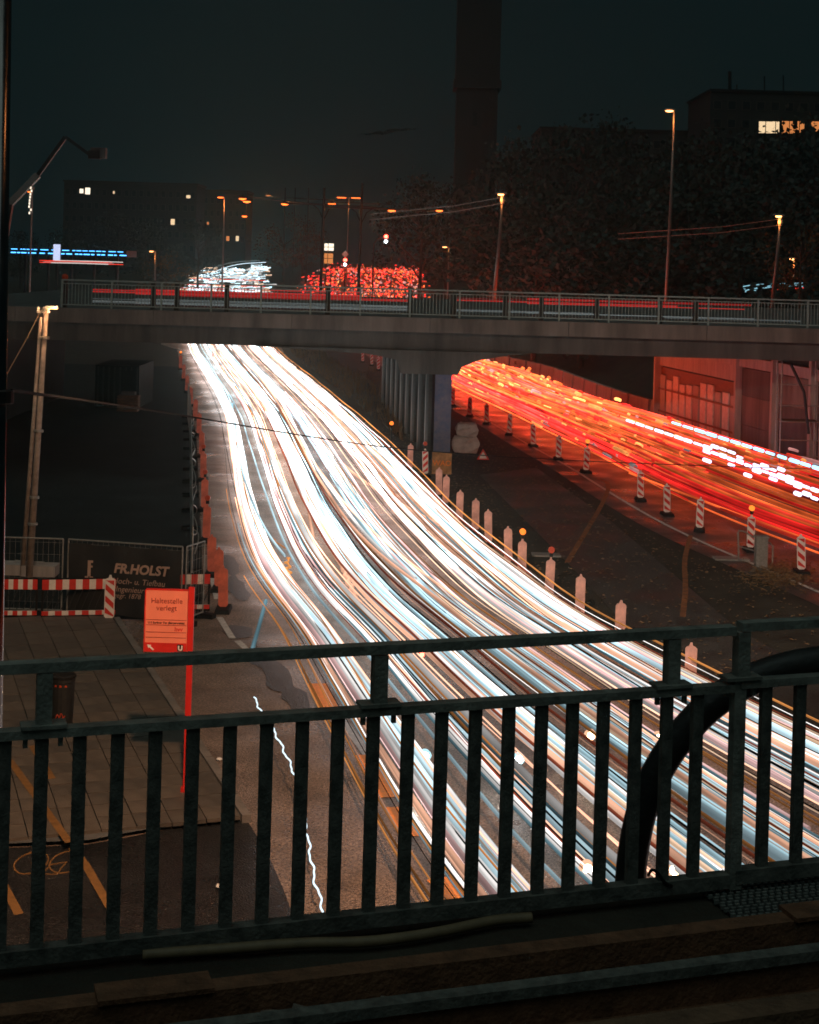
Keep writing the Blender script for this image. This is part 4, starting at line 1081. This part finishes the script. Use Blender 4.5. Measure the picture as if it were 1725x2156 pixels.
for i, (px, py, Y, lab) in enumerate(((511,418,158,'hanging orange lamp, left of the close pair on the span wire'),(520,424,158,'hanging orange lamp, right of the close pair on the span wire'),(565,411,230,'small faint orange lamp above the span wire'),
        (600,429,156,'hanging orange lamp between the close pair and the masts'),(515,455,220,'lone pale orange lamp below the span wire'),(699,429,152,'hanging orange lamp just right of the left mast'),
        (825,443,151,'hanging orange lamp right of both masts'),(925,443,155,'rightmost hanging orange lamp at the end of the wire'))):
    c = D(px, py, Y); t = thing('hanging_lamp', lab, 'street lamp', c)
    obj('hood', MB().lathe((0,0,.02), [(.5,0),(.45,.1),(.12,.22)], 10), M['dark'], t)
    obj('lens', MB().lathe((0,0,0), [(.1,-.14),(.34,-.08),(.38,.015)], 10), M['sodium'] if 'faint' not in lab else M['wino'], t)
    obj('hanger', MB().tube([(0,0,.2),(0,0,.5)], .03, 5), M['dark'], t)
    lamp_light('lamp_light', (0,-.1,-.45), (1,.24,.045), 1500, .25, t)
# traffic lights
for i, (px, py, Y, col, lab) in enumerate(((813,503,175,'redl','traffic light on a curved arm showing red above white beside the masts'),(727,552,185,'redl','red traffic light low over the red jam between the masts'))):
    c = D(px, py, Y); g0 = gz(Y); t = thing('traffic_light', lab, 'traffic light', (c.x-1.4*(1-i), Y, g0)); hh = c.z-g0
    obj('post', MB().tube([(0,0,0),(0,0,hh-.6),(.4*(1-i),0,hh),(1.2*(1-i),0,hh+.3)] if i == 0 else [(0,0,0),(0,0,hh)], .09, 7), M['dark'], t)
    x = 1.4*(1-i); obj('housing', MB().box((x,.1,hh), (.45,.3,1.2)), M['blk'], t)
    obj('red_lens', MB().sphere((x,-.1,hh+.28), .22, 6), M['redl'], t)
    obj('white_lens', MB().sphere((x,-.1,hh-.28), .18, 6), M['whitel'], t)
    lamp_light('lamp_light', (x,-.6,hh+.1), (1,.1,.05), 450, .2, t)
# lit sign boards
for i, (px, py, w, h, mt, lab) in enumerate(((693,520,1.1,.85,'winp','upper lit white board with dark lines by the left mast'),(692,544,1.05,1.2,'wino','lower lit reddish board by the left mast'))):
    c = D(px, py, 180); t = thing('lit_board', lab, 'sign', (c.x, 180, gz(180))); zc = c.z-gz(180)
    obj('face', MB().box((0,0,zc), (w,.12,h)), M[mt], t)
    obj('bar', MB().box((0,-.07,zc), (w,.02,.06)), M['dark'], t); obj('bar', MB().box((-.1,-.07,zc), (.06,.02,h)), M['dark'], t)
    obj('post', MB().box((.3*(1 if i else -1),.1,zc/2), (.1,.1,zc)), M['dark'], t)
c = D(727,535,184); t = thing('priority_sign', 'pale diamond road sign above the low red traffic light', 'sign', (c.x, 184, gz(184))); zc = c.z-gz(184)
obj('plate', MB().prism([(0,zc-.42),(.42,zc),(0,zc+.42),(-.42,zc)], .04), M['wht'], t); obj('post', MB().box((0,.06,zc/2), (.07,.07,zc)), M['dark'], t)
# blue-lit building strip and light box at the left
YB = 210
t = thing('petrol_station', 'low flat canopy edged with two blue light strips at far left', 'canopy', D(140,560,YB)*Vector((1,1,0))+Vector((0,0,gz(YB))))
L0, L1 = D(22,533,YB)-t.location, D(266,533,YB)-t.location
zz0 = D(140,531,YB).z-t.location.z
obj('roof', MB().box(((L0.x+L1.x)/2, 4, zz0), (L1.x-L0.x, 8, .9)), M['dark'], t)
for k in range(5): obj('column', MB().box((L0.x+(k+.5)*(L1.x-L0.x)/5, 2, zz0/2), (.3,.3,zz0)), M['dark'], t)
for (dz_, nm) in ((.26,0),(-.22,1)):
    x = L0.x
    while x < L1.x-.3:
        ln = R.uniform(.25,1.4); obj('light_strip', MB().box((x+ln/2, -.06, zz0+dz_), (ln*.82,.08,.10 if nm == 0 else .14)), M['blueled'], t); x += ln+R.choice((.05,.05,.3))
c = D(120,532,YB-3); t = thing('lightbox', 'bright white upright lightbox standing before the blue strips', 'lightbox', (c.x, YB-3, gz(YB-3)))
zc = c.z-gz(YB-3); obj('box', MB().box((0,0,zc), (.95,.3,2.3)), M['paleled'], t); obj('frame', MB().box((0,.05,zc), (1.05,.3,2.4)), M['dark'], t); obj('post', MB().box((0,.1,(zc-1.2)/2), (.3,.2,zc-1.2)), M['dark'], t)
for i in range(7):
    y = YB-12-i; a = D(R.uniform(80,120),552,y); b = D(R.uniform(215,265),552,y); z = a.z+R.uniform(-.25,.25)
    red = i % 3 == 0
    tag(obj('light_trail', MB().glow([(a.x,y,z),((a.x+b.x)/2,y,z+.03),(b.x,y,z)], .05, 5), M['streak_r'] if red else emit('far_streak', (.8,.8,.75), .9)),
        'red light trail on the far street under the blue strips' if red else 'pale light trail on the far street under the blue strips', 'light trail', 'far red trails at left' if red else 'far pale trails at left')
# pale curved trails at far right
for i, (yy, xx, cm) in enumerate(((600,1556,'streak_c'),(603,1580,'streak_c'),(607,1565,'streak_c'),(609,1612,'streak_r'))):
    pts = [P(x, y, 7.2) if False else D(x, y, 140) for x, y in ((xx+14,yy+9),(xx,yy+6),(xx+22,yy),(xx+80,yy-3),(1692,yy-4))]
    tag(obj('light_trail', MB().glow(smooth_pts(pts), .05, 5), M[cm]), 'red curved light trail at the far right street' if cm == 'streak_r' else 'pale cyan curved light trail at the far right street', 'light trail', None if cm == 'streak_r' else 'cyan curved trails at far right')
# arcs above the far white stream
for i, (a, b, c) in enumerate((((420,575),(480,552),(548,548)),((430,582),(490,556),(560,552)))):
    tag(obj('light_trail', MB().glow(smooth_pts([D(*a,230), D(*b,240), D(*c,260)]), .05, 5), M['streak_w'] if i else emit('dim_arc', (.5,.6,.6), .35)), ('upper dim','lower pale')[i]+' arched light trail above the far white traffic', 'light trail')
for i in range(5):
    y = 262+i*9; z = gz(y)+R.uniform(.7,1.6)
    tag(obj('light_trail', MB().glow([D(395+i*8,561,y)*Vector((1,1,0))+Vector((0,0,z)), D(560,561,y)*Vector((1,1,0))+Vector((0,0,z))], .06, 5), M['streak_r'] if i < 3 else M['streak_w']), ('red' if i < 3 else 'pale')+' level trail crossing at the head of the far white traffic', 'light trail', 'red crossing trails' if i < 3 else 'pale crossing trails')

# ------------------------------------------------------------------ buildings, tower, trees
def building(label, px0, px1, py, Y, depth, mt, lit=(), rows=0, cols=0, name='apartment_building', parapet=True):
    a, b = D(px0, py, Y), D(px1, py, Y); g0 = gz(Y); top = (a.z+b.z)/2; w = b.x-a.x; h = top-g0
    t = thing(name, label, 'building', ((a.x+b.x)/2, Y, g0))
    obj('wall', MB().box((0, depth/2, h/2), (w, depth, h)), M[mt], t)
    if parapet: obj('roof', MB().box((0, depth/2, h+.2), (w+.5, depth+.5, .4)), M['dark'], t)
    if rows:
        wm = MB().box((0,0,0), (w/cols*.5, .1, 1.3)).mesh('pane', M['pane'])
        fm = MB().box((0,0,0), (w/cols*.5+.2, .06, 1.5)).mesh('window', M['conc_d'])
        for r_ in range(rows):
            for c_ in range(cols):
                f = link('window', fm, t, (-w/2+(c_+.5)*w/cols, -.031, h-2.2-r_*3.0)); link('pane', wm, f, (0,-.03,0))
    for (px, py_, ww, hh, mt2) in lit:
        p = D(px, py_, Y); f = obj('window', MB().box((p.x-t.location.x, -.1, p.z-g0), (ww+.2,.1,hh+.2)), M['dark'], t)
        obj('pane', MB().box((p.x-t.location.x, -.17, p.z-g0), (ww,.06,hh)), M[mt2], f)
        if hh > 1.6: obj('mullion', MB().box((p.x-t.location.x, -.21, p.z-g0), (.12,.04,hh)), M['dark'], f)
    return t
building('long dark apartment block with few lit windows behind the lamp pole at left', 135,415,386,340,14,'wallb',
         ((172,402,.85,1.0,'winp'),(185,402,1.1,1.5,'winp'),(240,405,.35,.6,'winw'),(397,414,.9,.7,'winw'),(364,467,.9,1.3,'winw')), 5, 18)
building('lower dark block left of the orange lamp row', 415,520,403,360,14,'wallb', ((480,502,.7,1.1,'wino'),(500,502,.7,1.2,'winw'),(363+75,470,.4,.6,'wino')), 4, 8)
building('flat roofed dark block behind the trees right of the tower', 1140,1500,276,270,20,'wallb', (), 4, 14)
rbld = building('dark office block with a lit top floor at the upper right', 1497,1800,196,250,20,'wallb',
         ((1612,268,2.2,1.9,'winw'),(1633,268,1.2,1.9,'winw'),(1662,268,2.4,2.0,'wino'),(1683,268,1.6,2.0,'wino'),(1720,266,2.0,1.6,'wino')), 3, 10)
for i, (px, py) in enumerate(((1537,150),(1552,178),(1610,160),(1650,158))):
    p = D(px, py, 252)-rbld.location; b = D(px, 196, 252)-rbld.location
    obj('antenna', MB().tube([b, p], .12 if i else .3, 6), M['dark'], rbld)
tw = thing('tower', 'tall dark square tower fading into the night sky, its top out of frame', 'tower', D(998,400,330)*Vector((1,1,0))+Vector((0,0,gz(330))))
hT = D(998,-45,330).z-gz(330); hL = D(998,190,330).z-gz(330)
obj('shaft', MB().box((0,0,hL/2), (8.8,8.8,hL)), M['brick'], tw)
obj('ledge', MB().box((0,0,hL+.9), (10.2,10.2,1.8)), M['brick'], tw)
obj('upper_shaft', MB().box((0,0,(hL+1.8+hT)/2), (9.4,9.4,hT-hL-1.8)), M['brick'], tw)
wn_ = D(1000,250,325)-tw.location; f = obj('window', MB().box((wn_.x,-4.45,wn_.z), (1.4,.15,3.4)), M['dark'], tw); obj('pane', MB().box((wn_.x,-4.55,wn_.z), (1.0,.06,2.9)), M['pane'], f)
for k in (-3.6,-1.3,1.3,3.6): obj('pilaster', MB().box((k,-4.5,hL/2), (.9,.24,hL-.02)), M['brick'], tw)

def crown_mesh(name, mt, seed, n=1500, clumps=16):
    q = random.Random(seed); mb = MB()
    cs = []
    for i in range(clumps):
        a = q.uniform(0, 6.28); z = q.uniform(.0,1); r = (.42*math.sin(math.pi*min(.98, z*.8+.15)))*q.uniform(.5,1.15)
        cs.append((r*math.cos(a), r*math.sin(a), .28+.68*z, q.uniform(.10,.2)))
    for i in range(n):
        c = q.choice(cs); v = Vector((q.gauss(0,1), q.gauss(0,1), q.gauss(0,1))).normalized()*c[3]*q.uniform(.4,1.1)
        p = Vector(c[:3])+v; s = q.uniform(.008,.022)
        d = Vector((q.gauss(0,1), q.gauss(0,1), q.gauss(0,1))).normalized()*s; e = d.cross(Vector((q.gauss(0,1), q.gauss(0,1), q.gauss(0,1)))).normalized()*s*.8
        mb.poly([p-d, p+e, p+d, p-e])
    return mb.mesh(name, mt)
def trunk_mesh(seed):
    q = random.Random(seed); mb = MB().tube([(0,0,0),(.005,0,.2),(0,.01,.45),(.01,0,.8)], [.02,.016,.012,.004], 7)
    for i in range(8):
        a = q.uniform(0,6.28); z = q.uniform(.22,.65); L_ = q.uniform(.2,.38)
        mb.tube([(0,0,z),(L_*.5*math.cos(a), L_*.5*math.sin(a), z+L_*.35),(L_*math.cos(a), L_*math.sin(a), z+L_*.75)], [.008,.006,.002], 5)
    return mb.mesh('trunk', M['bark'])
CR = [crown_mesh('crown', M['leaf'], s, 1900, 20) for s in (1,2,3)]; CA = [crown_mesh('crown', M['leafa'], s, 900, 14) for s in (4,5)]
TK = [trunk_mesh(s) for s in (1,2,3)]
def tree(label, px, py, Y, wide=1.0, crowns=CR, group=None, zb=None):
    top = D(px, py, Y); g0 = gz(Y) if zb is None else zb; h = top.z-g0
    t = thing('tree', label, 'tree', (top.x, Y, g0), R.uniform(0,6.28), group); t.scale = (h*wide, h*wide, h)
    link('trunk', R.choice(TK), t); link('crown', R.choice(crowns), t); return t
for (px, py, Y, w) in ((890,375,230,.9),(945,392,240,.9),(1065,335,225,.9),(1105,300,215,.8),(1150,292,220,.8),(1215,300,205,.85),(1290,268,230,.8),(1345,300,210,.85),(1400,292,225,.8),(1455,300,215,.85),(1520,292,200,.8),(1590,296,205,.8),(1660,300,195,.85),(1720,240,190,.8),
                       (1080,430,165,1.1),(1160,400,170,1.1),(1250,410,160,1.1),(1330,390,170,1.0),(1420,400,160,1.0),(1500,380,165,1.1),(1580,400,160,1.1),(1700,400,150,1.1),
                       (1130,500,125,1.3),(1230,490,122,1.3),(1330,500,120,1.3),(1470,490,118,1.3),(1560,500,118,1.3)):
    tree('dark leafy tree in the black tree mass beyond the right end of the overpass', px, py, Y, w, CR, 'trees of the dark mass at right')
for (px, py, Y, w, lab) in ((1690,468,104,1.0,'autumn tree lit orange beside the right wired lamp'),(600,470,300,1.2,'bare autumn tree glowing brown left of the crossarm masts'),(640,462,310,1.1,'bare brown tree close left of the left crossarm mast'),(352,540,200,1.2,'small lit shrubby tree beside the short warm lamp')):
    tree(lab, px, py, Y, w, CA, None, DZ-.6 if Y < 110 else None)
for (px, py, Y, w) in ((45,490,250,.9),(160,470,260,1.0),(250,455,265,1.0),(310,470,255,1.0),(420,470,260,1.0)):
    tree('dark tree standing before the left apartment blocks', px, py, Y, w, CR, 'dark trees at the left')
tree('bushy weed tree under the overpass left of the pier', 775, 770, 108, 1.2, CA, None, 0)

# boom lift at the upper left
YL = 130
bl = thing('boom_lift', 'dark folding boom lift reaching over the left buildings', 'lift', (D(-20,560,YL).x, YL, 0))
def l_(px, py): return D(px, py, YL)-bl.location
obj('chassis', MB().box((0,0,1.2), (2.4,5,1.2)), M['dark'], bl)
for s in (-1,1):
    for k in (-1.6,1.6): obj('wheel', MB().tube([(s*1.25-.15,k,.6),(s*1.25+.15,k,.6)], .55, 12), M['blk'], bl)
obj('turret', MB().bar((0,0,1.8), l_(20,430), .6), M['dark'], bl)
obj('lower_boom', MB().bar(l_(20,430), l_(80,368), .55), M['gal'], bl)
obj('upper_boom', MB().bar(l_(80,368), l_(138,288), .32), M['dark'], bl)
obj('jib', MB().bar(l_(138,288), l_(192,328), .26), M['dark'], bl)
bs = obj('basket', MB().box(l_(200,326), (1.0,.9,.7)), M['dark'], bl)
obj('guard', MB().box(l_(208,322), (1.3,.7,.9)), M['conc_d'], bl)
t = thing('light_string', 'vertical string of small warm lights hanging under the boom at left', 'lights', D(65,395,YL))
for k in range(9): obj('bulb', MB().box((R.uniform(-.12,.12),0,-k*.27), (.1,.1,.2)), M['winp'], t)
obj('wire', MB().tube([(0,.1,.2),(0,.1,-2.4)], .03, 5), M['dark'], t)
b = D(65,450,YL); tag(obj('hoist_pole', MB().tube([(b.x, YL+.2, gz(YL)), (b.x, YL+.2, b.z+2.2)], .09, 6).box((b.x,YL+.2,b.z+2.2),(.3,.3,.2)), M['pole']), 'thin pole under the string of warm lights', 'pole')
# site lamp with red dot on the overpass left end
b = D(137,583,62); t = thing('warning_flasher', 'dull red round lamp on top of the railing end at left', 'warning lamp', (b.x, 62, DZ))
obj('post', MB().tube([(0,0,0),(0,0,b.z-DZ)], .04, 6), M['dark'], t); obj('lens', MB().sphere((0,0,b.z-DZ), .14, 6), M['lens'], t)

# wisp of cloud far outside the haze
c = D(818,283,850); mb = MB()
for i in range(16):
    u_ = (i-7.5)/7.5; mb.sphere((c.x+u_*17, c.y+R.uniform(-2,2), c.z+1.6+2.3*u_+R.uniform(-.6,.6)), (1-abs(u_)*.75)*R.uniform(1.8,3.0), 6, .55)
tag(obj('cloud', mb, mat('night_cloud', (.02,.024,.025), 1, 0, .3, .05), shade=True), kind='structure')

# ------------------------------------------------------------------ misty night air
hz = MB().box((0, 720, 35.2), (2900, 1640, 74.4))
hm = bpy.data.materials.new('haze'); hm.use_nodes = True; n, l = hm.node_tree.nodes, hm.node_tree.links
n.remove(n['Principled BSDF']); pv = n.new('ShaderNodeVolumePrincipled'); pv.inputs['Density'].default_value = .0006; pv.inputs['Color'].default_value = (.45,.84,.88,1); pv.inputs['Anisotropy'].default_value = .82
l.new(pv.outputs[0], n['Material Output'].inputs['Volume'])
tag(obj('haze', hz, hm), kind='stuff')
